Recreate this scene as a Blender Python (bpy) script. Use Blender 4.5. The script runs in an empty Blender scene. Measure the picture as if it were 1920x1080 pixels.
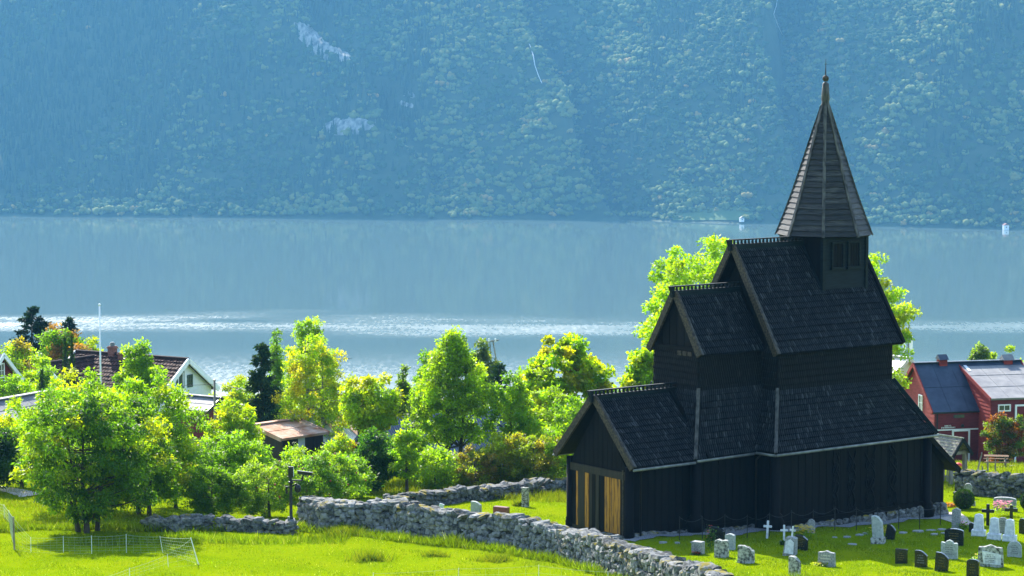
import bpy, math, random
import numpy as np
from mathutils import Vector, Matrix
R = math.radians
random.seed(11); RNG = np.random.default_rng(11)
scene = bpy.context.scene
COL = scene.collection

# ------------------------------------------------------------------ camera, sky, sun, exposure
CAM_H = 17.0; PITCH = 0.0867; FPX = 4600.0          # focal length in pixels of a 1920 wide frame
cam_d = bpy.data.cameras.new('camera'); cam = bpy.data.objects.new('camera', cam_d); COL.objects.link(cam)
cam.location = (0, 0, CAM_H); cam.rotation_euler = (math.pi / 2 - PITCH, 0, 0)
cam_d.sensor_width = 36.0; cam_d.lens = 36.0 * FPX / 1920.0
cam_d.clip_start = 1.0; cam_d.clip_end = 9000.0
scene.camera = cam
SUN_EL, SUN_AZ = 38.0, -21.0                          # azimuth measured from straight ahead, minus = left
world = bpy.data.worlds.new('World'); scene.world = world; world.use_nodes = True
wn = world.node_tree.nodes; wl = world.node_tree.links
bg = wn['Background']; sky = wn.new('ShaderNodeTexSky'); sky.sky_type = 'NISHITA'; sky.sun_disc = False
sky.sun_elevation = R(SUN_EL); sky.sun_rotation = R(SUN_AZ); sky.altitude = 200; sky.air_density = 1.0; sky.dust_density = 1.0
wl.new(sky.outputs[0], bg.inputs[0]); bg.inputs[1].default_value = 0.15
sun_d = bpy.data.lights.new('sun', 'SUN'); sun_d.energy = 4.2; sun_d.angle = R(0.6); sun_d.color = (1.0, 0.95, 0.86)
sun = bpy.data.objects.new('sun', sun_d); COL.objects.link(sun)
_s = Vector((math.sin(R(SUN_AZ)) * math.cos(R(SUN_EL)), math.cos(R(SUN_AZ)) * math.cos(R(SUN_EL)), math.sin(R(SUN_EL))))
sun.rotation_euler = _s.to_track_quat('Z', 'Y').to_euler(); sun.location = _s * 60
vs = scene.view_settings; vs.view_transform = 'Standard'; vs.look = 'None'; vs.gamma = 1.0; vs.use_curve_mapping = False
vs.exposure = 1.7
cy = scene.cycles
cy.use_denoising = True; cy.max_bounces = 7; cy.diffuse_bounces = 3; cy.transmission_bounces = 5; cy.transparent_max_bounces = 8
cy.volume_bounces = 0; cy.caustics_reflective = False; cy.caustics_refractive = False; cy.sample_clamp_indirect = 6.0

# ------------------------------------------------------------------ geometry helpers
_c, _sn = math.cos(PITCH), math.sin(PITCH)
def ray(px, py):
    a = (px - 960) / FPX; b = -(py - 540) / FPX
    d = np.array([a, _c + b * _sn, -_sn + b * _c]); return d / d[1]
def at(px, py, Y):
    d = ray(px, py); return Vector((d[0] * Y, Y, CAM_H + d[2] * Y))
def to_px(p):
    x, y, z = p[..., 0], p[..., 1], p[..., 2] - CAM_H
    dd = y * _c - z * _sn; up = y * _sn + z * _c
    return 960 + FPX * x / dd, 540 - FPX * up / dd

YP = [-300, -100, 0, 30, 60, 80, 90, 100, 110, 120, 130, 150, 170, 190, 212, 240, 300, 400, 550, 650, 800]
ZR = [90, 38, 14.6, 8.0, 2.6, .6, 0, -.7, -1.5, -2.6, -4.0, -6.6, -9, -11.5, -15, -20, -34, -58, -100, -142, -160]
ZL = [90, 38, 14.6, 8.0, 2.6, .6, 0, -.7, -1.5, -2.6, -4.0, -6.0, -7.5, -9.0, -10.8, -17, -34, -58, -100, -142, -160]
def zg(x, y):
    x = np.asarray(x, float); y = np.asarray(y, float)
    t = np.clip((x + 10) / 20, 0, 1); t = t * t * (3 - 2 * t)
    z = np.interp(y, YP, ZL) * (1 - t) + np.interp(y, YP, ZR) * t
    w = np.clip((y - 105) / 60, 0, 1)
    z = z + .05 * np.sin(x * .9 + y * .35) * np.sin(y * .7 - x * .23) + .035 * np.sin(x * 2.3 + 1.3 * y) + w * .6 * np.sin(x * .11 + 2) * np.sin(y * .09)
    return z
def ground(px, py):
    d = ray(px, py); ys = np.linspace(55, 260, 8000)
    t = CAM_H + d[2] * ys - zg(d[0] * ys, ys); i = int(np.argmax(t < 0)); y = ys[i]
    x = d[0] * y; return Vector((x, y, float(zg(x, y))))
def gz(x, y): return float(zg(x, y))

class MB:
    def __init__(s): s.v = []; s.f = []; s.t = []
    def add(s, vs, fs):
        o = len(s.v); s.v += [tuple(map(float, p)) for p in vs]; s.f += [tuple(i + o for i in f) for f in fs]
    def box(s, a, b):
        (x0, y0, z0), (x1, y1, z1) = a, b
        s.add([(x0,y0,z0),(x1,y0,z0),(x1,y1,z0),(x0,y1,z0),(x0,y0,z1),(x1,y0,z1),(x1,y1,z1),(x0,y1,z1)],
              [(0,3,2,1),(4,5,6,7),(0,1,5,4),(1,2,6,5),(2,3,7,6),(3,0,4,7)])
    def hexa(s, bot, top):          # 4 bottom + 4 top points
        s.add(list(bot) + list(top), [(0,3,2,1),(4,5,6,7),(0,1,5,4),(1,2,6,5),(2,3,7,6),(3,0,4,7)])
    def bar(s, a, b, w, h, up=(0,0,1)):   # rectangular bar from a to b, w sideways, h along up
        a = Vector(a); b = Vector(b); d = (b - a).normalized(); up = Vector(up)
        side = d.cross(up).normalized(); u2 = side.cross(d).normalized()
        q = lambda p: [p - side*w/2 - u2*h/2, p + side*w/2 - u2*h/2, p + side*w/2 + u2*h/2, p - side*w/2 + u2*h/2]
        A, B = q(a), q(b)
        s.add(A + B, [(0,1,2,3),(7,6,5,4),(0,4,5,1),(1,5,6,2),(2,6,7,3),(3,7,4,0)])
    def tube(s, pts, rad, n=6, cap=True):
        pts = [Vector(p) for p in pts]
        if not hasattr(rad, '__len__'): rad = [rad] * len(pts)
        o = len(s.v); m = len(pts)
        for i, p in enumerate(pts):
            d = (pts[min(i+1, m-1)] - pts[max(i-1, 0)]).normalized()
            ref = Vector((1,0,0)) if abs(d.x) < .8 else Vector((0,1,0))
            e1 = d.cross(ref).normalized(); e2 = d.cross(e1)
            for k in range(n):
                a = 2*math.pi*k/n; q = p + (e1*math.cos(a) + e2*math.sin(a)) * rad[i]; s.v.append(tuple(q))
        for i in range(m-1):
            for k in range(n):
                s.f.append((o+i*n+k, o+i*n+(k+1)%n, o+(i+1)*n+(k+1)%n, o+(i+1)*n+k))
        if cap:
            s.f.append(tuple(o+k for k in range(n))[::-1]); s.f.append(tuple(o+(m-1)*n+k for k in range(n)))
    def lathe(s, prof, n=12, c=(0,0,0)):
        o = len(s.v); m = len(prof)
        for r, z in prof:
            for k in range(n):
                a = 2*math.pi*k/n; s.v.append((c[0]+r*math.cos(a), c[1]+r*math.sin(a), c[2]+z))
        for i in range(m-1):
            for k in range(n): s.f.append((o+i*n+k, o+i*n+(k+1)%n, o+(i+1)*n+(k+1)%n, o+(i+1)*n+k))
        s.f.append(tuple(o+k for k in range(n))[::-1]); s.f.append(tuple(o+(m-1)*n+k for k in range(n)))
    def prism(s, poly, y0, y1):     # polygon in xz, extruded along y
        n = len(poly)
        s.add([(x, y0, z) for x, z in poly] + [(x, y1, z) for x, z in poly],
              [tuple(range(n)), tuple(range(2*n-1, n-1, -1))] + [(i, i+n, (i+1)%n+n, (i+1)%n) for i in range(n)])
    def mesh(s, name):
        me = bpy.data.meshes.new(name); me.from_pydata(s.v, [], s.f)
        if s.t:
            at_ = me.attributes.new('tint', 'FLOAT', 'POINT'); at_.data.foreach_set('value', np.array(s.t, np.float32))
        me.validate(); me.update(); return me
    def build(s, name, mat, parent=None, smooth=False):
        me = s.mesh(name)
        if smooth: me.polygons.foreach_set('use_smooth', [True]*len(me.polygons))
        return obj(name, me, mat, parent)
def obj(name, me, mat=None, parent=None):
    o = bpy.data.objects.new(name, me); COL.objects.link(o)
    if mat is not None and len(me.materials) == 0: me.materials.append(mat)
    if parent is not None: o.parent = parent
    return o
def empty(name, loc=(0,0,0), rz=0.0):
    o = bpy.data.objects.new(name, None); COL.objects.link(o); o.location = loc; o.rotation_euler = (0,0,rz); o.empty_display_size = .3; return o
def tag(o, label=None, cat=None, group=None, kind=None):
    if label: o['label'] = label
    if cat: o['category'] = cat
    if group: o['group'] = group
    if kind: o['kind'] = kind
    return o
def np_mesh(name, V, Q, col=None, colname='tint'):
    me = bpy.data.meshes.new(name); V = np.asarray(V, np.float32); Q = np.asarray(Q, np.int32); k = Q.shape[1]
    me.vertices.add(len(V)); me.vertices.foreach_set('co', V.ravel())
    me.loops.add(Q.size); me.loops.foreach_set('vertex_index', Q.ravel())
    me.polygons.add(len(Q)); me.polygons.foreach_set('loop_start', np.arange(0, Q.size, k, dtype=np.int32))
    me.update(calc_edges=True)
    if col is not None:
        a = me.attributes.new(colname, 'FLOAT_COLOR', 'POINT'); a.data.foreach_set('color', np.asarray(col, np.float32).ravel())
    return me

# ------------------------------------------------------------------ materials
def nm(name):
    m = bpy.data.materials.new(name); m.use_nodes = True; nt = m.node_tree; return m, nt, nt.nodes['Principled BSDF']
def ramp(nt, fac, stops):
    r = nt.nodes.new('ShaderNodeValToRGB'); e = r.color_ramp.elements
    while len(e) < len(stops): e.new(.5)
    for i, (p, c) in enumerate(stops): e[i].position = p; e[i].color = (*c, 1)
    nt.links.new(fac, r.inputs[0]); return r.outputs[0]
def noise(nt, scale, detail=4, rough=.55, vec=None, stretch=None, coord='Object'):
    n = nt.nodes.new('ShaderNodeTexNoise'); n.inputs['Scale'].default_value = scale; n.inputs['Detail'].default_value = detail; n.inputs['Roughness'].default_value = rough
    if vec is None:
        tc = nt.nodes.new('ShaderNodeTexCoord'); vec = tc.outputs[coord]
    if stretch:
        mp = nt.nodes.new('ShaderNodeMapping'); mp.inputs['Scale'].default_value = stretch; nt.links.new(vec, mp.inputs[0]); vec = mp.outputs[0]
    nt.links.new(vec, n.inputs['Vector']); return n.outputs['Fac']
def bump(nt, bs, h, strength=.3, dist=.02):
    b = nt.nodes.new('ShaderNodeBump'); b.inputs['Strength'].default_value = strength; b.inputs['Distance'].default_value = dist
    nt.links.new(h, b.inputs['Height']); nt.links.new(b.outputs[0], bs.inputs['Normal'])
def simple(name, a, b, scale=6, rough=.7, stretch=None, bmp=.25, spec=.35, lo=.35, hi=.65, detail=5, dist=.02):
    m, nt, bs = nm(name); f = noise(nt, scale, detail, stretch=stretch)
    nt.links.new(ramp(nt, f, [(lo, a), (hi, b)]), bs.inputs['Base Color'])
    bs.inputs['Roughness'].default_value = rough; bs.inputs['Specular IOR Level'].default_value = spec
    if bmp: bump(nt, bs, f, bmp, dist)
    return m
M = {}
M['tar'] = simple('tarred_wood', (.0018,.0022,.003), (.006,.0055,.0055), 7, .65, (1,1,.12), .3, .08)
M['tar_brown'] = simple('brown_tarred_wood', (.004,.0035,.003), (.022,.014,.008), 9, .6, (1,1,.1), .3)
M['turret'] = simple('sky_teal_tarred_board', (.003,.006,.009), (.008,.015,.020), 6, .6, (.3,.3,3), .2, .12)  # tarred boards, with the bluish sky reflection put into the colour
M['weathered'] = simple('weathered_grey_wood', (.012,.012,.011), (.095,.09,.082), 7, .65, (1,1,.25), .35)
M['worn_lit_edge'] = simple('worn_sunlit_wood', (.008,.0065,.005), (.070,.050,.028), 12, .7, None, .35)  # worn wood; the same brown also paints sunlit edges of dark posts
M['dark_metal'] = simple('black_metal', (.008,.009,.010), (.02,.022,.025), 5, .4, None, .05)
M['gutter'] = simple('gutter_metal', (.10,.11,.11), (.22,.23,.22), 4, .35, None, .05)
M['white'] = simple('white_paint', (.76,.79,.82), (.84,.86,.87), 5, .5, None, .1)
M['white_stone'] = simple('white_marble', (.50,.53,.56), (.80,.82,.84), 8, .5, None, .2)
M['green_trim'] = simple('dark_green_paint', (.012,.05,.045), (.03,.085,.07), 5, .5, None, .1)
M['glass'] = simple('window_glass', (.03,.04,.05), (.06,.075,.085), 2, .06, None, 0, .6)
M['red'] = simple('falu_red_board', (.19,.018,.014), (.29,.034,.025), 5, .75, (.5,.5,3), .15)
M['maroon_shaded'] = simple('maroon_shaded_board', (.10,.012,.016), (.17,.022,.026), 5, .75, (.5,.5,3), .15)  # maroon paint; on the barn fronts it paints red boards in shade
M['blue_roof'] = simple('blue_slate_sheet', (.022,.034,.060), (.040,.058,.092), 1.6, .45, None, .08)
M['grey_roof'] = simple('grey_fibre_sheet', (.15,.15,.16), (.25,.245,.24), 1.3, .7, None, .1)
M['pale_roof'] = simple('pale_sheet', (.45,.42,.36), (.62,.58,.5), 2, .6, None, .1)
M['rust'] = simple('rusted_sheet', (.36,.15,.07), (.52,.36,.27), 1.4, .8, None, .2, .2)
M['zinc'] = simple('zinc_sheet', (.36,.39,.43), (.56,.59,.64), 1.3, .42, None, .1)
M['zinc_blue'] = simple('blue_grey_corrugated_sheet', (.06,.085,.13), (.11,.145,.20), 1.5, .6, None, .1)
M['brick'] = simple('chimney_brick', (.16,.06,.045), (.30,.13,.10), 10, .85, None, .4)
M['granite'] = simple('grey_granite', (.16,.17,.17), (.36,.37,.36), 22, .7, None, .3)
M['lichen'] = simple('lichened_stone', (.05,.055,.05), (.46,.47,.42), 9, .9, None, .5, .2, .38, .6)
M['green_stone'] = simple('pale_green_stone', (.26,.30,.27), (.44,.47,.43), 12, .8, None, .3)
M['black_stone'] = simple('polished_black_stone', (.009,.011,.013), (.02,.023,.026), 30, .16, None, 0, .5)
M['red_stone'] = simple('red_granite', (.16,.045,.05), (.26,.085,.085), 30, .3, None, .1)
M['gold'] = simple('gilt_letters', (.07,.05,.015), (.13,.09,.025), 30, .35, None, 0)
M['cream'] = simple('pale_letters', (.5,.47,.38), (.62,.6,.5), 30, .6, None, 0)
M['grey_letters'] = simple('grey_letters', (.10,.11,.12), (.16,.17,.18), 30, .6, None, 0)
M['bark'] = simple('bark', (.03,.024,.018), (.105,.085,.065), 9, .9, (1,1,.3), .6)
M['bark_pale'] = simple('pale_bark', (.10,.095,.085), (.26,.25,.23), 9, .9, (1,1,.3), .5)
M['post_wood'] = simple('grey_post_wood', (.14,.12,.10), (.33,.29,.24), 9, .85, (1,1,.2), .4)
M['table_wood'] = simple('table_wood', (.12,.075,.045), (.21,.145,.10), 7, .95, (.3,1,1), .3, .05)
M['moss_shingle'] = simple('moss_grown_wood', (.24,.22,.13), (.46,.43,.29), 5, .85, None, .4)
M['gravel'] = simple('gravel', (.10,.105,.11), (.36,.37,.38), 26, .95, None, .8, .2, .35, .65, 3, .04)
M['path'] = simple('path_gravel', (.36,.31,.24), (.56,.50,.42), 6, .95, None, .4)
M['plastic_green'] = simple('fence_twine', (.22,.30,.18), (.34,.42,.28), 4, .6, None, 0)
M['plastic_white'] = simple('white_plastic', (.66,.70,.72), (.8,.82,.84), 4, .5, None, 0)
M['apple'] = simple('apple_skin', (.38,.03,.03), (.5,.10,.06), 9, .35, None, 0)
M['petal_yellow'] = simple('yellow_petals', (.62,.42,.01), (.75,.58,.03), 9, .6, None, 0)
M['petal_pink'] = simple('pink_petals', (.65,.12,.22), (.75,.25,.36), 9, .6, None, 0)
M['petal_red'] = simple('red_petals', (.6,.02,.03), (.7,.06,.06), 9, .6, None, 0)
M['waterfall'] = simple('falling_water', (.35,.38,.4), (.6,.62,.62), .4, .6, (1,1,.1), 0)

def m_ochre():
    m, nt, bs = nm('ochre_plank'); f = noise(nt, 5, 8, .7, stretch=(2.2,2.2,.22)); g = noise(nt, 14, 5, .6, stretch=(3,3,.08))
    mx = nt.nodes.new('ShaderNodeMath'); mx.operation = 'MULTIPLY_ADD'; nt.links.new(g, mx.inputs[0]); mx.inputs[1].default_value = .35; nt.links.new(f, mx.inputs[2])
    nt.links.new(ramp(nt, mx.outputs[0], [(.46,(.006,.004,.003)),(.56,(.11,.040,.004)),(.70,(.42,.175,.006))]), bs.inputs['Base Color'])
    bs.inputs['Roughness'].default_value = .65; bump(nt, bs, g, .3, .01); return m
M['ochre'] = m_ochre()
def m_shingle(name, dark, light, rough):
    m, nt, bs = nm(name); a = nt.nodes.new('ShaderNodeAttribute'); a.attribute_name = 'tint'
    f = noise(nt, 9, 4, stretch=(1,1,.5)); mx = nt.nodes.new('ShaderNodeMath'); mx.operation = 'MULTIPLY'
    nt.links.new(a.outputs['Fac'], mx.inputs[0]); nt.links.new(f, mx.inputs[1])
    nt.links.new(ramp(nt, mx.outputs[0], [(.12, dark), (.30, tuple(a*.82+b*.18 for a,b in zip(dark,light))), (.62, light)]), bs.inputs['Base Color'])
    bs.inputs['Roughness'].default_value = rough; bs.inputs['Specular IOR Level'].default_value = .14; return m
M['shingle'] = m_shingle('tarred_shingle', (.0012,.0018,.0026), (.060,.065,.070), .5)
M['shingle_wall'] = m_shingle('tarred_wall_shingle', (.0014,.0015,.002), (.022,.020,.019), .65)
M['tile'] = m_shingle('clay_tile', (.035,.020,.017), (.21,.095,.070), .8)
def m_stone():
    m, nt, bs = nm('field_stone'); oi = nt.nodes.new('ShaderNodeObjectInfo'); a = nt.nodes.new('ShaderNodeAttribute'); a.attribute_name = 'tint'
    sm = nt.nodes.new('ShaderNodeMath'); sm.operation = 'ADD'; nt.links.new(oi.outputs['Random'], sm.inputs[0]); nt.links.new(a.outputs['Fac'], sm.inputs[1])
    geo = nt.nodes.new('ShaderNodeNewGeometry')
    f = noise(nt, 6.5, 6, .7, vec=geo.outputs['Position']); g = noise(nt, 2.0, 5, .65, vec=geo.outputs['Position'])
    md = nt.nodes.new('ShaderNodeMath'); md.operation = 'MULTIPLY_ADD'; nt.links.new(sm.outputs[0], md.inputs[0]); md.inputs[1].default_value = .14; nt.links.new(f, md.inputs[2])
    c = ramp(nt, md.outputs[0], [(.40,(.022,.024,.025)),(.56,(.105,.11,.108)),(.76,(.27,.27,.255))])
    sx = nt.nodes.new('ShaderNodeSeparateXYZ'); nt.links.new(geo.outputs['Normal'], sx.inputs[0])
    mm = nt.nodes.new('ShaderNodeMath'); mm.operation = 'MULTIPLY'; mr = nt.nodes.new('ShaderNodeMapRange'); mr.inputs[1].default_value = .54; mr.inputs[2].default_value = .62; nt.links.new(g, mr.inputs[0])
    m2 = nt.nodes.new('ShaderNodeMapRange'); m2.inputs[1].default_value = .2; m2.inputs[2].default_value = .8; nt.links.new(sx.outputs[2], m2.inputs[0])
    nt.links.new(mr.outputs[0], mm.inputs[0]); nt.links.new(m2.outputs[0], mm.inputs[1])
    mix = nt.nodes.new('ShaderNodeMix'); mix.data_type = 'RGBA'; nt.links.new(mm.outputs[0], mix.inputs[0]); nt.links.new(c, mix.inputs[6]); mix.inputs[7].default_value = (.20,.16,.012,1)
    nt.links.new(mix.outputs[2], bs.inputs['Base Color']); bs.inputs['Roughness'].default_value = .9; bs.inputs['Specular IOR Level'].default_value = .2
    bump(nt, bs, f, .7, .03); return m
M['stone'] = m_stone()
def m_leaf(name, trans=.6, boost=1.8, gloss=.2):
    m, nt, bs = nm(name); nt.nodes.remove(bs); out = nt.nodes['Material Output']
    a = nt.nodes.new('ShaderNodeAttribute'); a.attribute_name = 'tint'
    d = nt.nodes.new('ShaderNodeBsdfDiffuse'); t = nt.nodes.new('ShaderNodeBsdfTranslucent'); g = nt.nodes.new('ShaderNodeBsdfGlossy'); g.inputs['Roughness'].default_value = .55
    nt.links.new(a.outputs['Color'], d.inputs[0])
    mx = nt.nodes.new('ShaderNodeMix'); mx.data_type = 'RGBA'; mx.blend_type = 'MULTIPLY'; mx.inputs[0].default_value = 1; nt.links.new(a.outputs['Color'], mx.inputs[6]); mx.inputs[7].default_value = (1.42*boost,1.48*boost,.25*boost,1)
    nt.links.new(mx.outputs[2], t.inputs[0])
    s1 = nt.nodes.new('ShaderNodeMixShader'); s1.inputs[0].default_value = trans; nt.links.new(d.outputs[0], s1.inputs[1]); nt.links.new(t.outputs[0], s1.inputs[2])
    s2 = nt.nodes.new('ShaderNodeMixShader'); fr = nt.nodes.new('ShaderNodeFresnel'); fr.inputs[0].default_value = 1.35
    ml = nt.nodes.new('ShaderNodeMath'); ml.operation = 'MULTIPLY'; ml.inputs[1].default_value = gloss*.35; nt.links.new(fr.outputs[0], ml.inputs[0]); nt.links.new(ml.outputs[0], s2.inputs[0])
    nt.links.new(s1.outputs[0], s2.inputs[1]); nt.links.new(g.outputs[0], s2.inputs[2]); nt.links.new(s2.outputs[0], out.inputs[0]); return m
M['leaf'] = m_leaf('leaf'); M['needle'] = m_leaf('needle', .22, 1.0, .06); M['grass'] = m_leaf('grass_blade', .45, 1.15, .03)
def m_ground():
    m, nt, bs = nm('meadow'); geo = nt.nodes.new('ShaderNodeNewGeometry').outputs['Position']
    f = noise(nt, .35, 5, .6, vec=geo); g = noise(nt, 5, 6, .7, vec=geo)
    md = nt.nodes.new('ShaderNodeMath'); md.operation = 'MULTIPLY_ADD'; nt.links.new(g, md.inputs[0]); md.inputs[1].default_value = .5; nt.links.new(f, md.inputs[2])
    nt.links.new(ramp(nt, md.outputs[0], [(.45,(.095,.160,.001)),(.72,(.145,.205,.001)),(1.0,(.185,.225,.003))]), bs.inputs['Base Color'])
    bs.inputs['Roughness'].default_value = 1; bs.inputs['Specular IOR Level'].default_value = 0; bump(nt, bs, g, .7, .05); return m
M['ground'] = m_ground()
def m_water():
    m, nt, bs = nm('fjord_water'); geo = nt.nodes.new('ShaderNodeNewGeometry').outputs['Position']
    bs.inputs['Base Color'].default_value = (.098,.140,.122,1); bs.inputs['IOR'].default_value = 1.333; bs.inputs['Specular IOR Level'].default_value = .5
    mask = noise(nt, 1.0, 4, .55, vec=geo, stretch=(.0022,.0060,1)); fine = noise(nt, 1.0, 3, .6, vec=geo, stretch=(.22,.09,1)); mid = noise(nt, 1.0, 4, .6, vec=geo, stretch=(.005,.016,1)); spark = noise(nt, 1.0, 2, .7, vec=geo, stretch=(.40,.10,1))
    sx = nt.nodes.new('ShaderNodeSeparateXYZ'); nt.links.new(geo, sx.inputs[0])
    near = nt.nodes.new('ShaderNodeMapRange'); near.inputs[1].default_value = 1330; near.inputs[2].default_value = 1120; nt.links.new(sx.outputs[1], near.inputs[0])
    # a breeze band lying across the fjord about 1400 m out
    d = nt.nodes.new('ShaderNodeMath'); d.operation = 'SUBTRACT'; nt.links.new(sx.outputs[1], d.inputs[0]); d.inputs[1].default_value = 1440
    wv = nt.nodes.new('ShaderNodeMath'); wv.operation = 'MULTIPLY_ADD'; nt.links.new(mask, wv.inputs[0]); wv.inputs[1].default_value = 170; nt.links.new(d.outputs[0], wv.inputs[2])
    wv2 = nt.nodes.new('ShaderNodeMath'); wv2.operation = 'ADD'; nt.links.new(wv.outputs[0], wv2.inputs[0]); wv2.inputs[1].default_value = -85
    ab = nt.nodes.new('ShaderNodeMath'); ab.operation = 'ABSOLUTE'; nt.links.new(wv2.outputs[0], ab.inputs[0])
    band = nt.nodes.new('ShaderNodeMapRange'); band.inputs[1].default_value = 80; band.inputs[2].default_value = 10; nt.links.new(ab.outputs[0], band.inputs[0])
    bm = nt.nodes.new('ShaderNodeMapRange'); bm.inputs[1].default_value = .30; bm.inputs[2].default_value = .62; nt.links.new(mid, bm.inputs[0])
    bb = nt.nodes.new('ShaderNodeMath'); bb.operation = 'MULTIPLY'; nt.links.new(band.outputs[0], bb.inputs[0]); nt.links.new(bm.outputs[0], bb.inputs[1])
    bq = nt.nodes.new('ShaderNodeMath'); bq.operation = 'MULTIPLY'; bq.inputs[1].default_value = .8; nt.links.new(bb.outputs[0], bq.inputs[0])
    mxx = nt.nodes.new('ShaderNodeMath'); mxx.operation = 'MAXIMUM'; nt.links.new(bq.outputs[0], mxx.inputs[0])
    nr = nt.nodes.new('ShaderNodeMath'); nr.operation = 'MULTIPLY'; nt.links.new(near.outputs[0], nr.inputs[0]); nr.inputs[1].default_value = .8; nt.links.new(nr.outputs[0], mxx.inputs[1])
    rg = nt.nodes.new('ShaderNodeMapRange'); rg.inputs[3].default_value = .07; rg.inputs[4].default_value = .60; 
    sp_ = nt.nodes.new('ShaderNodeMapRange'); sp_.inputs[1].default_value = .42; sp_.inputs[2].default_value = .66; sp_.inputs[3].default_value = .65; sp_.inputs[4].default_value = 1.2; nt.links.new(spark, sp_.inputs[0])
    sm_ = nt.nodes.new('ShaderNodeMath'); sm_.operation = 'MULTIPLY'; nt.links.new(mxx.outputs[0], sm_.inputs[0]); nt.links.new(sp_.outputs[0], sm_.inputs[1])
    nt.links.new(sm_.outputs[0], rg.inputs[0]); nt.links.new(rg.outputs[0], bs.inputs['Roughness'])
    st = nt.nodes.new('ShaderNodeMapRange'); st.inputs[3].default_value = .02; st.inputs[4].default_value = .16; nt.links.new(mxx.outputs[0], st.inputs[0])
    b = nt.nodes.new('ShaderNodeBump'); b.inputs['Distance'].default_value = 1.6; nt.links.new(fine, b.inputs['Height']); nt.links.new(st.outputs[0], b.inputs['Strength']); nt.links.new(b.outputs[0], bs.inputs['Normal'])
    return m
M['water'] = m_water()
def m_far(name, stops):
    m, nt, bs = nm(name); oi = nt.nodes.new('ShaderNodeObjectInfo'); nt.links.new(ramp(nt, oi.outputs['Random'], stops), bs.inputs['Base Color'])
    bs.inputs['Roughness'].default_value = .9; bs.inputs['Specular IOR Level'].default_value = .1; return m
M['far_leaf'] = m_far('far_broadleaf', [(0,(.022,.050,.016)),(.5,(.040,.078,.020)),(1,(.065,.10,.024))])
M['far_leaf_pale_lit'] = m_far('far_pale_lit_broadleaf', [(0,(.075,.115,.035)),(.6,(.13,.17,.045)),(.95,(.18,.19,.05)),(1,(.28,.19,.05))])  # pale broadleaf trees; the lighter colour also paints sunlit relief
M['far_spruce'] = m_far('far_spruce', [(0,(.014,.034,.020)),(.6,(.030,.055,.026)),(1,(.060,.085,.032))])
M['forest_floor'] = simple('forest_floor', (.030,.050,.020), (.055,.075,.030), .05, .95, None, .3)
M['rock'] = simple('mountain_rock', (.06,.065,.06), (.36,.355,.33), .16, .9, (1,1,.4), .6, .2, .35, .62, 8, 2)
M['field'] = simple('far_meadow', (.085,.14,.035), (.12,.17,.045), .05, .95, None, 0)

# ------------------------------------------------------------------ ground, water, mountain, haze
def grid_obj(name, xs, ys, zf, mat):
    X, Y = np.meshgrid(xs, ys); Z = zf(X, Y); V = np.stack([X, Y, Z], -1).reshape(-1, 3); n = len(xs); m = len(ys)
    i = (np.arange(m-1)[:, None]*n + np.arange(n-1)[None]).ravel(); Q = np.stack([i, i+1, i+1+n, i+n], -1)
    me = np_mesh(name, V, Q); me.polygons.foreach_set('use_smooth', np.ones(len(Q), bool)); o = obj(name, me, mat); o['kind'] = 'structure'; return o
xs = np.concatenate([np.linspace(-1300, -60, 40)[:-1], np.arange(-60, 60, .7), np.linspace(60, 1300, 40)])
ys = np.concatenate([np.linspace(-140, 60, 41)[:-1], np.arange(60, 230, .7), np.linspace(230, 700, 60)])
grid_obj('ground', xs, ys, zg, M['ground'])
WZ = -130.0
grid_obj('fjord_water', np.linspace(-1650, 1650, 12), np.linspace(520, 2900, 12), lambda X, Y: X*0 + WZ, M['water'])

SHX = [-1650, -533, 103, 233, 476, 1650]; SHY = [2720, 2552, 2486, 2432, 2331, 1960]
def fbm(X, Y, s, seed):
    r = np.random.default_rng(seed); out = 0
    for k in range(7):
        a = r.uniform(0, math.pi); f = s * r.uniform(.7, 1.6) * (1.0 + k*.35); out = out + np.sin((X*math.cos(a) + Y*math.sin(a))*f + r.uniform(0, 6.3)) / (1 + .35*k)
    return out / 3.2
def mbase(X, Y):
    d = Y - np.interp(X, SHX, SHY); dp = np.maximum(d, 0)
    h = .80*dp - 10*(1 - np.exp(-dp/16)) + np.clip(dp/120, 0, 1)*(fbm(X, Y*.7, .011, 3)*30 + fbm(X, Y*.7, .035, 4)*7)
    return WZ + np.where(d < 0, d*.3, h + .6)
def mhit(px, py):
    d = ray(px, py); ysx = np.linspace(2150, 3300, 6000); t = CAM_H + d[2]*ysx - mbase(d[0]*ysx, ysx); i = int(np.argmax(t < 0)); return d[0]*ysx[i], ysx[i]
RAV = [([(930,-60),(945,0),(985,70),(1005,130),(1050,200),(1085,260),(1095,320),(1125,370),(1165,402)], 105, 36),
       ([(1450,-60),(1455,0),(1462,60),(1440,140),(1472,230),(1492,300),(1500,395)], 90, 34),
       ([(540,-60),(555,10),(590,90),(690,160),(720,260),(800,330)], 45, 26)]
RW = [(np.array([mhit(*p) for p in pl]), dep, wid) for pl, dep, wid in RAV]
def pldist(X, Y, P):
    best = np.full(X.shape, 1e9)
    for (ax, ay), (bx, by) in zip(P[:-1], P[1:]):
        dx, dy = bx-ax, by-ay; t = np.clip(((X-ax)*dx + (Y-ay)*dy)/(dx*dx+dy*dy), 0, 1); best = np.minimum(best, np.hypot(X-ax-t*dx, Y-ay-t*dy))
    return best
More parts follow.
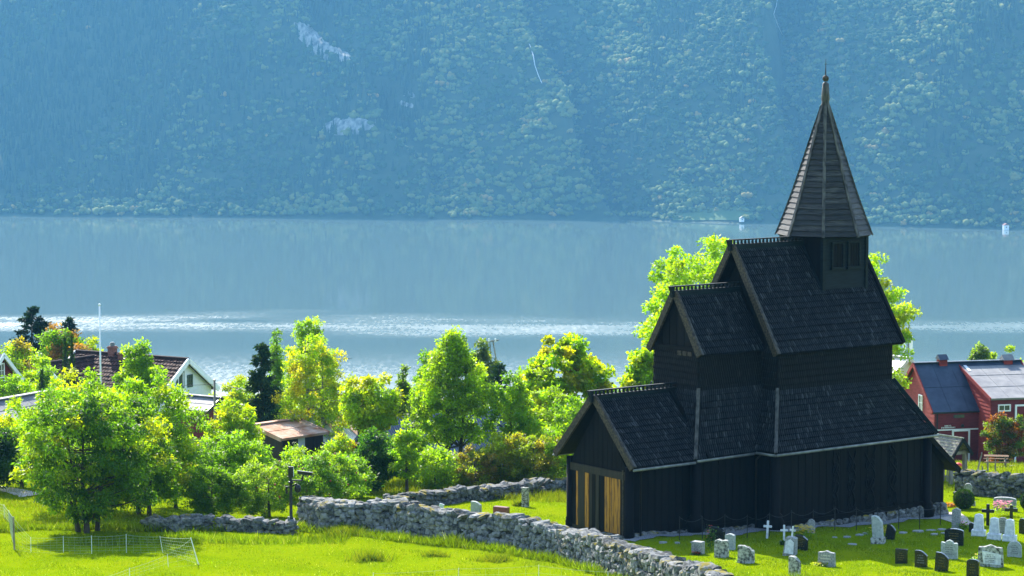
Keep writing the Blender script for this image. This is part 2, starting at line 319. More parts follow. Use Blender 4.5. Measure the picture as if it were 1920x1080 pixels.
def mz(X, Y):
    z = mbase(X, Y); d = np.clip((Y - np.interp(X, SHX, SHY))/90, 0, 1)
    for P, dep, wid in RW:
        q = pldist(X, Y, P); px = np.interp(Y, P[::-1, 1] if P[0, 1] > P[-1, 1] else P[:, 1], P[::-1, 0] if P[0, 1] > P[-1, 1] else P[:, 0]); left = X < px
        z = z + d*np.where(left, dep*.55*np.exp(-q/(wid*2.6))*(1-np.exp(-(q/(wid*.22))**2)*1.25), -dep*.62*np.exp(-((q-wid*.35)/(wid*.95))**2))
    return z
def mhit2(px, py):
    d = ray(px, py); ysx = np.linspace(2150, 3300, 6000); t = CAM_H + d[2]*ysx - mz(d[0]*ysx, ysx); i = int(np.argmax(t < 0)); return d[0]*ysx[i], ysx[i]
mx_ = np.concatenate([np.linspace(-1650, -700, 30)[:-1], np.arange(-700, 700, 7), np.linspace(700, 1650, 30)])
my_ = np.concatenate([np.arange(1930, 2960, 7), np.linspace(2960, 3260, 16)])
def mzc(X, Y): return np.maximum(np.minimum(mz(X, Y), 470), WZ - 3)
grid_obj('mountain', mx_, my_, mzc, M['forest_floor'])

def ico(sub):
    import bmesh
    bm = bmesh.new(); bmesh.ops.create_icosphere(bm, subdivisions=sub, radius=1); v = np.array([p.co[:] for p in bm.verts]); f = np.array([[q.index for q in t.verts] for t in bm.faces]); bm.free(); return v, f
protos = bpy.data.collections.new('forest_tree_shapes')
iv, if_ = ico(2); iv1, if1 = ico(1)
for k in range(5):                        # broadleaf crowns
    r = np.random.default_rng(50+k); V = []; Fc = []; o = 0
    for b in range(7):
        c = np.array([r.normal(0, .34), r.normal(0, .34), .75 + r.uniform(-.35, .45)]) if b else np.array([0, 0, .7]); s = r.uniform(.3, .5) if b else .62
        v = iv1*s*(1 + r.normal(0, .16, (len(iv1), 1)))*np.array([1, 1, .9]) + c; V.append(v); Fc.append(if1+o); o += len(v)
    me = np_mesh('crown_shape', np.concatenate(V), np.concatenate(Fc)); me.materials.append(M['far_leaf'] if k < 3 else M['far_leaf_pale_lit']); protos.objects.link(bpy.data.objects.new('broad_%d' % k, me))
for k in range(3):                        # spruces
    r = np.random.default_rng(80+k); mb = MB()
    for L in range(6):
        z0 = .12 + L*.36; rr = .52*(1-L/6.4); n = 9; o = len(mb.v)
        for q in range(n): a = 2*math.pi*q/n; w = rr*r.uniform(.7, 1.15); mb.v.append((w*math.cos(a), w*math.sin(a), z0 + r.uniform(-.05, .05)))
        mb.v.append((0, 0, z0+.62)); mb.f += [(o+q, o+(q+1) % n, o+n) for q in range(n)]
    me = mb.mesh('spruce_shape'); me.materials.append(M['far_spruce']); protos.objects.link(bpy.data.objects.new('spruce_%d' % k, me))
rg = np.random.default_rng(5)
N = 40000
px_ = rg.uniform(-900, 900, N); t_ = rg.uniform(0, 1, N)**.9; sy = np.interp(px_, SHX, SHY); py_ = sy + 2 + t_*430
P = np.stack([px_, py_, mz(px_, py_)], -1)
ppx, ppy = to_px(P)
def inell(cx, cy, a, b, ang):
    ca, sa = math.cos(R(ang)), math.sin(R(ang)); u = (ppx-cx)*ca + (ppy-cy)*sa; v = -(ppx-cx)*sa + (ppy-cy)*ca
    return (u/a)**2 + (v/b)**2 < 1
ROCKS = [(585,75,40,13,48), (630,100,36,9,28), (650,236,44,12,-4), (768,178,10,3,10), (762,196,12,3,15), (1008,145,6,26,-22), (1000,110,4,26,-18), (1456,35,5,40,4), (690,142,20,5,35), (1338,408,72,7,2)]
bad = np.zeros(N, bool)
for e in ROCKS: bad |= inell(*e)
gul = np.zeros(N, bool)
for P_r, dep_, wid_ in RW[:2]: gul |= (pldist(P[:, 0], P[:, 1], P_r) < 9) & (rg.uniform(0, 1, N) < .8)
keep = (~bad) & (~gul) & (rg.uniform(0, 1, N) > .12) & (P[:, 2] > WZ + 1.2)
P = P[keep]; n = len(P)
fz = -.8*np.exp(-((P[:, 1]-np.interp(P[:, 0], SHX, SHY))/30)**2) + fbm(P[:, 0], P[:, 1], .02, 9) + rg.normal(0, .35, n) - np.clip((P[:, 0]+200)/250, -1, 1)*.55 + np.clip((P[:,2]+90)/150, -.6, .3)
isS = fz > .42
pale = fbm(P[:, 0], P[:, 1], .03, 21) + rg.normal(0, .4, n) + .75*np.exp(-((P[:, 0]-10)/190)**2) + .3*np.exp(-((P[:, 0]-420)/120)**2) + .7*np.exp(-((P[:, 1]-np.interp(P[:, 0], SHX, SHY))/30)**2) > .42  # extra pale trees mid-slope imitate brighter haze; the shore band is real broadleaf
kind = np.where(isS, rg.integers(5, 8, n), np.where(pale, rg.integers(3, 5, n), rg.integers(0, 3, n)))
scl = np.where(isS, rg.uniform(3.4, 6.6, n), 2.6 + 4.2*rg.beta(1.6, 2.4, n))
scl = scl*(1 + .35*fbm(P[:, 0], P[:, 1], .04, 31))
pm = bpy.data.meshes.new('far_forest'); pm.vertices.add(n); pm.vertices.foreach_set('co', (P - [0, 0, .5]).astype(np.float32).ravel())
for nm_, ty, key, dat in (('kind', 'INT', 'value', kind.astype(np.int32)), ('scl', 'FLOAT', 'value', scl.astype(np.float32)), ('rot', 'FLOAT', 'value', rg.uniform(0, 6.28, n).astype(np.float32))):
    a = pm.attributes.new(nm_, ty, 'POINT'); a.data.foreach_set(key, dat)
fo = obj('far_forest', pm); tag(fo, 'hazy forest covering the mountainside across the fjord', 'forest', kind='stuff')
ng = bpy.data.node_groups.new('forest_nodes', 'GeometryNodeTree')
ng.interface.new_socket('Geometry', in_out='INPUT', socket_type='NodeSocketGeometry'); ng.interface.new_socket('Geometry', in_out='OUTPUT', socket_type='NodeSocketGeometry')
gi = ng.nodes.new('NodeGroupInput'); go = ng.nodes.new('NodeGroupOutput'); ip = ng.nodes.new('GeometryNodeInstanceOnPoints'); ci = ng.nodes.new('GeometryNodeCollectionInfo')
ci.inputs['Collection'].default_value = protos; ci.inputs['Separate Children'].default_value = True; ci.inputs['Reset Children'].default_value = True
def named(nme, ty):
    q = ng.nodes.new('GeometryNodeInputNamedAttribute'); q.data_type = ty; q.inputs[0].default_value = nme; return q.outputs[0]
cb = ng.nodes.new('ShaderNodeCombineXYZ'); ng.links.new(named('rot', 'FLOAT'), cb.inputs[2])
ng.links.new(gi.outputs[0], ip.inputs['Points']); ng.links.new(ci.outputs[0], ip.inputs['Instance']); ip.inputs['Pick Instance'].default_value = True
ng.links.new(named('kind', 'INT'), ip.inputs['Instance Index']); ng.links.new(cb.outputs[0], ip.inputs['Rotation']); ng.links.new(named('scl', 'FLOAT'), ip.inputs['Scale'])
ng.links.new(ip.outputs[0], go.inputs[0]); md_ = fo.modifiers.new('trees', 'NODES'); md_.node_group = ng
# bare rock slabs on the mountainside
for e in ROCKS[:5]:
    a, b = e[2]*1.25, e[3]*1.5; nu, nv = max(6, int(a/3)), max(4, int(b/2.5)); V = []; ca, sa = math.cos(R(e[4])), math.sin(R(e[4]))
    rr = np.random.default_rng(int(e[0]))
    for j in range(nv+1):
        for i in range(nu+1):
            u = (i/nu*2-1)*a; v = (j/nv*2-1)*b; x, y = mhit2(e[0]+u*ca-v*sa, e[1]+u*sa+v*ca); k = max(0, 1-(u/a)**2-(v/b)**2)
            V.append((x, y - .5, float(mz(np.array([x]), np.array([y]))[0]) - 2.5 + 4*min(1, k*3) + rr.uniform(-1.6, 1.6)))
    Q = [(j*(nu+1)+i, j*(nu+1)+i+1, (j+1)*(nu+1)+i+1, (j+1)*(nu+1)+i) for j in range(nv) for i in range(nu)]
    o = obj('rock_face', np_mesh('rock_face', V, Q), M['rock']); tag(o, kind='structure')
for pl in ([(990,84),(996,98),(1000,112),(1003,130),(1010,150),(1016,163)], [(1458,-4),(1455,18),(1450,34),(1458,55),(1466,72)]):
    mb = MB(); pts = []
    for p in pl:
        x, y = mhit2(*p); pts.append(Vector((x, y-3, float(mz(np.array([x]), np.array([y]))[0])+4)))
    mb.tube(pts, [.25 + .4*random.random() for _ in pts], 6); tag(mb.build('waterfall', M['waterfall']), kind='structure')
# the meadow on the far shore
Vm = []; nmx = 24
for i in range(nmx+1):
    q = 1262 + i*(1412-1262)/nmx; top = 404 - 4*math.sin(i/nmx*math.pi)
    x, y = mhit(q, 417.5); Vm.append((x, y+3, float(mz(np.array([x]), np.array([y+3.]))[0])+.8)); Vm.append((x*(1+22/y), y+22, float(mz(np.array([x]), np.array([y+22.]))[0])+1.2+.5*math.sin(i)))
tag(obj('far_field', np_mesh('far_field', Vm, [(2*i, 2*i+2, 2*i+3, 2*i+1) for i in range(nmx)]), M['field']), kind='structure')
HX = 1700
hz = MB(); hz.box((-HX, -160, -136), (HX, 3300, 500)); mh = bpy.data.materials.new('haze_air'); mh.use_nodes = True; nt = mh.node_tree; nt.nodes.remove(nt.nodes['Principled BSDF'])
pv = nt.nodes.new('ShaderNodeVolumePrincipled'); pv.inputs['Color'].default_value = (.17,.52,.88,1); pv.inputs['Density'].default_value = .00011; pv.inputs['Anisotropy'].default_value = .1
nt.links.new(pv.outputs[0], nt.nodes['Material Output'].inputs['Volume'])
tag(hz.build('haze', mh), 'pale blue haze filling the air over the fjord', 'haze', kind='stuff')
def far_house(px, py, w, h, label, roofmat):
    x, y = mhit(px, py); z = float(mz(np.array([x]), np.array([y]))[0]); e = empty('far_house', (x, y-4, z+.3), R(8)); tag(e, label, 'house', 'houses on the far shore')
    m = MB(); m.box((-w/2, -2.4, -1), (w/2, 2.4, h)); m.build('wall', M['white'], e)
    m = MB(); m.prism([(-w/2-.3, h), (w/2+.3, h), (0, h+1.9)], -2.8, 2.8); m.build('roof', roofmat, e)
    m = MB(); m.box((-.5, -2.45, 1), (.5, -2.38, 2)); m.build('window', M['glass'], e)
far_house(1390, 416, 4.0, 2.6, 'tiny white boathouse on the far shore beside the pale field', M['grey_roof'])
far_house(1884, 429, 5.0, 3.4, 'tiny white house with red roof on the far shore at the right', M['brick'])

# ------------------------------------------------------------------ stave church
TH = 0.9258; CX, CY = 3.205, 90.058
church = empty('stave_church', (CX, CY, 0), math.pi/2 - TH)
tag(church, 'black tarred wooden stave church with stepped shingled roofs and tall spire', 'church')
CU = np.array([math.sin(TH), math.cos(TH)]); CV = np.array([-math.cos(TH), math.sin(TH)])
def cw(u, v, z=0): p = np.array([CX, CY]) + CU*u + CV*v; return Vector((p[0], p[1], z))
def cground(u, v): p = cw(u, v); return gz(p.x, p.y)
def lerp(a, b, t): return Vector(a)*(1-t) + Vector(b)*t
def shingles(mb, A, B, C, D, rh=.26, w=.105, lift=.038, curve=0.0, rng=random, streak=.9, pointed=True):
    # A,B bottom edge left to right, D,C top edge; tapered shingles in rows
    A, B, C, D = map(Vector, (A, B, C, D)); sl = ((D-A).length + (C-B).length)/2; rows = max(1, round(sl/rh))
    nrm = ((B-A).cross(D-A) if (B-A).length > .3 else (C-D).cross(D-A)).normalized()
    W = max((B-A).length, (C-D).length); ncol = max(1, round(W/w)); colt = [rng.random() for _ in range(ncol*3+8)]
    ref0 = A if (B-A).length >= (C-D).length else D; axis = ((B-A) if (B-A).length >= (C-D).length else (C-D)).normalized()
    def surf(a, b, t): p = a.lerp(b, t); return p + nrm*(curve*4*t*(1-t))
    for r in range(rows):
        t0 = r/rows; t1 = min(1.0, (r+1.22)/rows)
        l0, r0, l1, r1 = surf(A, D, t0), surf(B, C, t0), surf(A, D, t1), surf(B, C, t1)
        n = max(1, round((r0-l0).length/w)); off = .5*(r % 2)
        rowlift = lift*(.75+.5*rng.random())
        for k in range(-1, n+1):
            s0 = (k+off)/n; s1 = (k+1+off)/n
            s0 = max(0, s0); s1 = min(1, s1)
            if s1 - s0 < .2/n: continue
            g = (s1-s0)*.13; s0 += g; s1 -= g
            lf = rowlift*(.7+.6*rng.random())
            bl, br = l0.lerp(r0, s0), l0.lerp(r0, s1); tl, tr = l1.lerp(r1, s0), l1.lerp(r1, s1)
            up = (tl-bl); tip = (bl+br)/2
            tm = (tl+tr)/2 + nrm*.024
            if pointed: q = [bl + up*.22 + nrm*lf, tip + nrm*(lf+.022), br + up*.22 + nrm*lf, tr, tm, tl]
            else: q = [bl + nrm*lf, br + nrm*lf, tr, tl]
            o = len(mb.v); mb.v += [tuple(p) for p in q]
            if pointed: mb.f += [(o, o+1, o+4, o+5), (o+1, o+2, o+3, o+4)]
            else: mb.f.append(tuple(range(o, o+len(q))))
            ci_ = int(((bl-ref0).dot(axis))/w) % len(colt)
            tt = .34 + .36*rng.random() + (streak*rng.uniform(.2, .7)*(1 if colt[ci_] > .45 else .4) if rng.random() < .14 else 0)  # random lighter shingles: weathering, and highlights on shingle edges put into the tint
            mb.t += [tt]*len(q)
            # butt end; its darker tint deepens the shadow line each row throws
            if not pointed:
                o2 = len(mb.v); mb.v += [tuple(bl), tuple(br)]; mb.t += [tt*.8]*2; mb.f.append((o2, o2+1, o+1, o))
            else:
                o2 = len(mb.v); mb.v += [tuple(bl+up*.22-nrm*.01), tuple(tip-nrm*.01), tuple(br+up*.22-nrm*.01)]; mb.t += [tt*.8]*3; mb.f += [(o2, o2+1, o+1, o), (o2+1, o2+2, o+2, o+1)]
def slab(mb, A, B, C, D, th=.08):
    A, B, C, D = map(Vector, (A, B, C, D)); n = (B-A).cross(D-A).normalized()*th
    mb.hexa([A-n, B-n, C-n, D-n], [A, B, C, D])
def gable_roof(parent, name, u0, u1, e, h, r, mats, cut=None, crest=True, crest_u1=None, curve=0.0):
    deck = MB(); sh = MB()
    R0 = [(u0, -e, h), (u1, -e, h), (u1, 0, r), (u0, 0, r)]; L0 = [(u1, e, h), (u0, e, h), (u0, 0, r), (u1, 0, r)]
    for q in (R0, L0):
        slab(deck, *q); shingles(sh, *q, curve=curve)
    d = deck.build(name, M['tar'], parent); s = sh.build('shingle', M['shingle'], d); s['kind'] = 'stuff'
    slope = math.hypot(e, r-h)
    for sgn in (-1, 1):
        nx = Vector((0, sgn*(r-h)/slope, e/slope))
        b = MB(); b.bar(Vector((u0-.03, sgn*e, h)) + nx*-.02, Vector((u0-.03, 0, r)) + nx*.06, .10, .26, nx); b.build('bargeboard', M['worn_lit_edge'], d)
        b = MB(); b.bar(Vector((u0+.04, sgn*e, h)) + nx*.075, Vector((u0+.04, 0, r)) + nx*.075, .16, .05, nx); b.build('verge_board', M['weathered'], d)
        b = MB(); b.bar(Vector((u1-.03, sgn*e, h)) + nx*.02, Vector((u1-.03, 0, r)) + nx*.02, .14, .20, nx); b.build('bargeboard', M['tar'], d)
    if crest:
        c1 = crest_u1 if crest_u1 else u1; c = MB(); c.box((u0-.14, -.09, r-.12), (c1, .09, r+.12)); cr = c.build('ridge_board', M['turret'], d)
        n = int((c1-u0)/.19); c = MB(); tl = MB(); tl.box((u0-.20, -.07, r+.255), (c1, .07, r+.30)); tl.build('ridge_rail', M['turret'], d)
        for k in range(n+1):
            x = u0-.14 + k*.19; c.hexa([(x,-.03,r+.12),(x+.09,-.03,r+.12),(x+.09,.03,r+.12),(x,.03,r+.12)], [(x+.025,-.03,r+.255),(x+.065,-.03,r+.255),(x+.065,.03,r+.255),(x+.025,.03,r+.255)])
        k = c.build('crest_teeth', M['turret'], d); k['kind'] = 'stuff'
        c = MB(); c.prism([(0,-.14),(.10,-.08),(.10,.295),(-.12,.295),(-.02,.05)], -.075, .075); q = c.build('ridge_end', M['turret'], d); q.location = (u0-.16, 0, r)
    return d
def planks(parent, p0, p1, z0, z1, n, mat, name='plank', depth=.06, ztop=None, vary=.012, out=None):
    p0 = Vector((p0[0], p0[1], 0)); p1 = Vector((p1[0], p1[1], 0)); d = (p1-p0)/n; nn = Vector((d.y, -d.x, 0)).normalized() if out is None else Vector(out)
    for k in range(n):
        a = p0 + d*(k+.03); b = p0 + d*(k+.97); off = nn*random.uniform(0, vary)
        za, zb = (z1, z1) if ztop is None else (ztop(k/n), ztop((k+1)/n))
        zl = z0(k/n) if callable(z0) else z0
        m = MB(); A, B = a+off, b+off; Ai, Bi = a-nn*depth, b-nn*depth
        m.hexa([(A.x,A.y,zl),(B.x,B.y,zl),(Bi.x,Bi.y,zl),(Ai.x,Ai.y,zl)], [(A.x,A.y,za),(B.x,B.y,zb),(Bi.x,Bi.y,zb),(Ai.x,Ai.y,za)])
        mm = mat[k % len(mat)] if isinstance(mat, list) else mat
        m.build(name, mm, parent)
# inner body that closes the building behind the planks
body = MB(); body.box((.12,-1.62,-.1),(3.1,1.62,2.75)); body.box((3.15,-1.88,-.3),(6.1,1.88,2.9)); body.box((6.15,-3.03,-.6),(14.0,3.03,2.95)); body.box((14.0,-2.98,-.7),(15.05,2.98,1.55))
bd = body.build('wall', M['tar'], church)
# foot sills
for a, b in (((-.02,-1.76,-.02),(.16,1.76,.16)), ((.2,-1.80,-.02),(2.9,-1.66,.16)), ((3.1,-2.06,-.05),(5.95,-1.9,.2)), ((6.0,-3.22,-.1),(14.2,-3.05,.2)), ((5.93,-3.2,-.1),(6.1,-2.0,.2))):
    m = MB(); m.box(a, b); m.build('sill', M['tar_brown'] if a[0] < 0 else M['tar'], church)
# front (apse) end wall: bare ochre planks between dark ones
T_, O_, B_ = M['tar'], M['ochre'], M['tar_brown']
seq = [T_, O_, B_, O_, B_, T_, B_, T_, O_, O_, O_, T_]
wd = [.26,.14,.40,.22,.20,.20,.22,.30,.28,.24,.36,.30]; s_ = sum(wd); x = 1.60
for w_, mt in zip(wd, seq):
    w2 = w_/s_*3.2; m = MB(); m.box((-.005-random.uniform(0,.03), x-w2+.008, .16), (.12, x-.008, 2.22)); m.build('plank', mt, bd); x -= w2
m = MB(); m.box((-.06,-1.62,2.22),(.14,1.62,2.50)); m.build('crossbeam', M['tar_brown'], bd)
planks(bd, (-.0,1.62), (-.0,-1.62), 2.50, 3, 12, [T_], 'gable_plank', ztop=lambda t: 2.60 + (2.30 if True else 0)*(1-abs(t*2-1))*.96 + .02, out=(-1,0,0))
for v, mt in ((1.72, T_), (-1.72, T_)):
    m = MB(); m.lathe([(.20,-.02),(.21,.25),(.185,.32),(.20,.36),(.17,.42),(.165,2.7)], 12); c = m.build('corner_post', mt, church, True); c.location = (.06, v, 0)
m = MB(); m.box((-.16,-1.62,.05),(-.12,-1.56,2.6)); m.build('sunlit_edge_strip', M['worn_lit_edge'], church)  # brown strip painting the sunlit edge of the dark corner post
planks(bd, (.25,-1.745), (2.95,-1.745), .1, 2.75, 8, M['tar'], out=(0,-1,0))
planks(bd, (3.05,-2.02), (5.95,-2.02), .0, 2.85, 8, M['tar'], out=(0,-1,0))
planks(bd, (5.98,-2.05), (5.98,-3.12), .0, 2.9, 3, M['tar'], out=(-1,0,0))
planks(bd, (6.05,-3.16), (14.15,-3.16), .0, 2.95, 22, M['tar'], out=(0,-1,0))
planks(bd, (14.2,-3.10), (15.18,-3.10), -.35, 2.3, 4, M['tar'], ztop=lambda t: 2.42 - .86*t, out=(0,-1,0))
planks(bd, (15.18,-3.10), (15.18,3.10), -.35, 1.55, 16, M['tar'], out=(1,0,0))
planks(bd, (2.95,1.745), (.25,1.745), .1, 2.75, 8, M['tar'], out=(0,1,0)); planks(bd, (5.95,2.02), (3.05,2.02), .0, 2.85, 8, M['tar'], out=(0,1,0)); planks(bd, (14.15,3.16), (6.05,3.16), .0, 2.95, 22, M['tar'], out=(0,1,0))
planks(bd, (5.98,3.12), (5.98,2.05), .0, 2.9, 3, M['tar'], out=(-1,0,0)); planks(bd, (3.02,2.0), (3.02,1.75), .0, 2.8, 1, M['tar'], out=(-1,0,0)); planks(bd, (3.02,-1.75), (3.02,-2.0), .0, 2.8, 1, M['tar'], out=(-1,0,0))
for u, v in ((3.02,-2.02),(6.0,-3.14),(14.1,-3.18),(3.02,2.02),(6.0,3.14)):
    g = min(0, cground(u, v)); m = MB(); m.lathe([(.26,g-.1),(.34,g+.18),(.36,g+.34),(.27,g+.52),(.29,g+.58),(.20,g+.66),(.19,2.9)], 14); c = m.build('corner_post', M['tar'], church, True); c.location = (u, v, 0)
# carved interlace on the old wall planks
for u0, wid in ((9.1,.20),(9.95,.24),(10.95,.30),(12.2,.26)):
    m = MB()
    for ph in (0, math.pi, 1.7):
        pts = []; q = random.uniform(1.8, 2.4)
        for k in range(41):
            z = .25 + k/40*2.35; pts.append((u0 + wid*math.sin(q*z*1.6+ph)*(.75+.25*math.sin(z*3+ph)), -3.185 - .025*math.cos(q*z*3.2+ph*2), z))
        m.tube(pts, [.030+.014*math.sin(k*.7+ph) for k in range(41)], 6)
    for z in (.6, 1.25, 1.95): m.tube([(u0+wid*.8*math.cos(a*.4), -3.19, z+.24*math.sin(a*.4)) for a in range(17)], .028, 6)
    m.build('carving', M['tar'], bd, True)
# stones under the sill
sv, sf = None, None
def stone_meshes(n, seed):
    r = random.Random(seed); out = []
    import bmesh
    for k in range(n):
        bm = bmesh.new(); bmesh.ops.create_cube(bm, size=1.0); bmesh.ops.subdivide_edges(bm, edges=bm.edges[:], cuts=1, use_grid_fill=True)
        for v in bm.verts:
            p = v.co.normalized()*.56; v.co = v.co.lerp(p, r.uniform(.5, .95)); v.co += Vector((r.uniform(-1,1), r.uniform(-1,1), r.uniform(-1,1)))*.075
        me = bpy.data.meshes.new('stone_shape'); bm.to_mesh(me); bm.free()
        me.polygons.foreach_set('use_smooth', [r.random() < .0 for _ in me.polygons]); me.materials.append(M['stone']); out.append(me)
    return out
STONES = stone_meshes(16, 3)
def fstones(pa, pb, n, out):
    for k in range(n):
        t = (k+.5)/n; u = pa[0]+(pb[0]-pa[0])*t; v = pa[1]+(pb[1]-pa[1])*t; g = cground(u, v); H = max(.16, .0-g+.05)
        for rw in range(1 if H < .28 else 2):
            o = obj('stone', random.choice(STONES), None, fnd); hh = H/(1 if H < .28 else 2); o.scale = (random.uniform(.30,.50), random.uniform(.3,.42), hh*1.35)
            o.location = (u+random.uniform(-.06,.06), v+random.uniform(-.05,.05), g-.06+hh*(rw+.55)); o.rotation_euler = (random.uniform(-.15,.15), random.uniform(-.15,.15), random.uniform(-.3,.3) + (math.pi/2 if out else 0))
fm = MB(); fm.box((6.2,-3.0,-1.2),(15.0,3.0,-.02)); fm.box((3.2,-1.85,-1.0),(6.2,1.85,-.02)); fnd = fm.build('foundation', M['granite'], church)
fstones((3.2,-2.02),(6.0,-2.02),8,0); fstones((6.1,-3.16),(15.2,-3.16),27,0); fstones((15.2,-3.1),(15.2,2.0),12,1); fstones((.2,-1.76),(3.0,-1.76),8,0); fstones((.0,1.7),(.0,-1.7),9,1)
# roofs
gable_roof(church, 'roof', -.23, 3.45, 2.29, 2.76, 5.10, None, crest_u1=3.75)
gable_roof(church, 'roof', 3.68, 7.0, 1.49, 6.53, 8.76, None, crest_u1=6.95)
gable_roof(church, 'roof', 6.58, 13.34, 2.56, 6.47, 10.40, None)
def leanto(name, b0, b1, hb, eb, t0, t1, ht, tb, west=False):
    d = MB(); s = MB()
    faces = [[(b0,-eb,hb),(b1,-eb,hb),(t1,-tb,ht),(t0,-tb,ht)], [(b1,eb,hb),(b0,eb,hb),(t0,tb,ht),(t1,tb,ht)], [(b0,eb,hb),(b0,-eb,hb),(t0,-tb,ht),(t0,tb,ht)]]
    if west: faces.append([(b1,-eb,hb),(b1,eb,hb),(t1,tb,ht),(t1,-tb,ht)])
    for f in faces:
        nn = (Vector(f[1])-Vector(f[0])).cross(Vector(f[3])-Vector(f[0])).normalized()*-.12; slab(d, *[Vector(q)+nn for q in f], th=.05); shingles(s, *f, curve=-.10, rh=.25)
    o = d.build(name, M['tar'], church); q = s.build('shingle', M['shingle'], o); q['kind'] = 'stuff'
    for sg in (-1, 1):
        c = MB(); n = Vector((-.6, sg*.6, .4)).normalized(); pts = [lerp((b0,sg*eb,hb),(t0,sg*tb,ht),t) + n*(.05-.10*4*t*(1-t)*.8) for t in np.linspace(0, 1.03, 9)]
        for a, b in zip(pts[:-1], pts[1:]): c.bar(a, b, .13, .07, n)
        c.build('hip_board', M['weathered'], o)
        if west:
            c = MB(); c.bar(Vector((b1+.02,sg*eb,hb)), Vector((t1+.02,sg*tb,ht)), .10, .16, (.5, sg*.5, .5)); c.build('hip_board', M['turret'], o)
    return o
leanto('choir_aisle_roof', 2.78, 6.9, 2.80, 2.27, 3.72, 6.9, 5.20, 1.34)
leanto('nave_aisle_roof', 5.74, 14.40, 2.90, 3.43, 6.93, 13.12, 5.05, 2.22, True)
# shingled upper walls, flaring out at the foot
def wall_sh(u0, u1, v, z0, z1, fl):
    s = MB(); d = MB(); d.box((u0+.03, -v+.03, z0-.3), (u1, v-.03, z1))
    for f in ([(u0,-v,z0),(u1,-v,z0),(u1,-v,z1),(u0,-v,z1)], [(u1,v,z0),(u0,v,z0),(u0,v,z1),(u1,v,z1)], [(u0,v,z0),(u0,-v,z0),(u0,-v,z1),(u0,v,z1)]): shingles(s, *f, rh=.24, w=.115, lift=.035, streak=.5)
    o = d.build('upper_wall', M['tar'], church); q = s.build('shingle', M['shingle_wall'], o); q['kind'] = 'stuff'; return o
w1 = wall_sh(3.76, 7.0, 1.30, 5.1, 6.75, .1); w2 = wall_sh(6.95, 13.1, 2.18, 4.95, 6.7, .1)
planks(w1, (3.80,1.26), (3.80,-1.26), 6.75, 7, 6, M['tar'], 'gable_plank', ztop=lambda t: 6.75+.02+1.85*(1-abs(2*t-1)), out=(-1,0,0))
planks(w2, (6.97,2.2), (6.97,-2.2), 6.6, 7, 10, M['tar'], 'gable_plank', ztop=lambda t: 6.65+3.35*(1-abs(2*t-1)), out=(-1,0,0))
planks(w2, (13.12,-2.2), (13.12,2.2), 5.0, 7, 10, M['tar'], 'gable_plank', ztop=lambda t: 6.65+3.35*(1-abs(2*t-1)), out=(1,0,0))
m = MB(); m.box((3.70,-1.2,6.66),(3.80,1.2,6.78)); m.build('crossbeam', M['tar'], w1)
m = MB()
for v in (-.25, -.55, -.82): m.box((3.70, v-.12, 6.44+abs(v)*.03), (3.735, v+.1, 6.62))
m.build('bare_wood_strip', M['worn_lit_edge'], w1)
# west lean-to
d = MB(); s = MB(); f = [(15.78,-3.35,1.28),(15.78,3.35,1.28),(13.95,3.35,2.86),(13.95,-3.35,2.86)]; slab(d, *f); shingles(s, *f)
o = d.build('west_roof', M['tar'], church); q = s.build('shingle', M['shingle'], o); q['kind'] = 'stuff'
for sg in (-1, 1):
    m = MB(); m.bar((13.98,sg*3.36,2.84),(15.83,sg*3.36,1.25),.07,.20,(.65,0,.76)); m.build('bargeboard', M['tar'], o)
# gutters and downpipes
for pts in ([(-.25,-2.34,2.70),(2.72,-2.34,2.70)], [(2.82,-2.33,2.74),(5.70,-2.33,2.76)], [(5.70,-2.4,2.80),(5.70,-3.46,2.82)], [(5.72,-3.50,2.83),(14.42,-3.50,2.83)], [(-.30,2.34,2.70),(2.72,2.34,2.70)]):
    m = MB(); m.tube(pts, .05, 8); m.build('gutter', M['gutter'], church, True)
for u, v, zb in ((.45,-1.86,0), (5.88,-2.16,-.1)):
    m = MB(); m.tube([(u, v-.3, 2.72), (u, v-.05, 2.5), (u, v-.05, zb)], .035, 8); m.build('downpipe', M['tar_brown'], church, True)
# turret
tu = 11.44
m = MB(); m.box((tu-1.12,-1.12,8.3),(tu+1.12,1.12,10.9)); tur = m.build('turret', M['turret'], church)
for k in range(11):
    z = 8.42 + k*.228
    for f in range(4):
        m = MB()
        if f == 0: m.hexa([(tu-1.1,-1.19,z),(tu+1.1,-1.19,z),(tu+1.1,-1.12,z),(tu-1.1,-1.12,z)], [(tu-1.1,-1.15,z+.235),(tu+1.1,-1.15,z+.235),(tu+1.1,-1.12,z+.235),(tu-1.1,-1.12,z+.235)])
        elif f == 1: m.hexa([(tu+1.1,1.19,z),(tu-1.1,1.19,z),(tu-1.1,1.12,z),(tu+1.1,1.12,z)], [(tu+1.1,1.15,z+.235),(tu-1.1,1.15,z+.235),(tu-1.1,1.12,z+.235),(tu+1.1,1.12,z+.235)])
        elif f == 2: m.hexa([(tu-1.19,1.1,z),(tu-1.19,-1.1,z),(tu-1.12,-1.1,z),(tu-1.12,1.1,z)], [(tu-1.15,1.1,z+.235),(tu-1.15,-1.1,z+.235),(tu-1.12,-1.1,z+.235),(tu-1.12,1.1,z+.235)])
        else: m.hexa([(tu+1.19,-1.1,z),(tu+1.19,1.1,z),(tu+1.12,1.1,z),(tu+1.12,-1.1,z)], [(tu+1.15,-1.1,z+.235),(tu+1.15,1.1,z+.235),(tu+1.12,1.1,z+.235),(tu+1.12,-1.1,z+.235)])
        m.build('board', M['turret'] if f != 2 else M['tar'], tur)
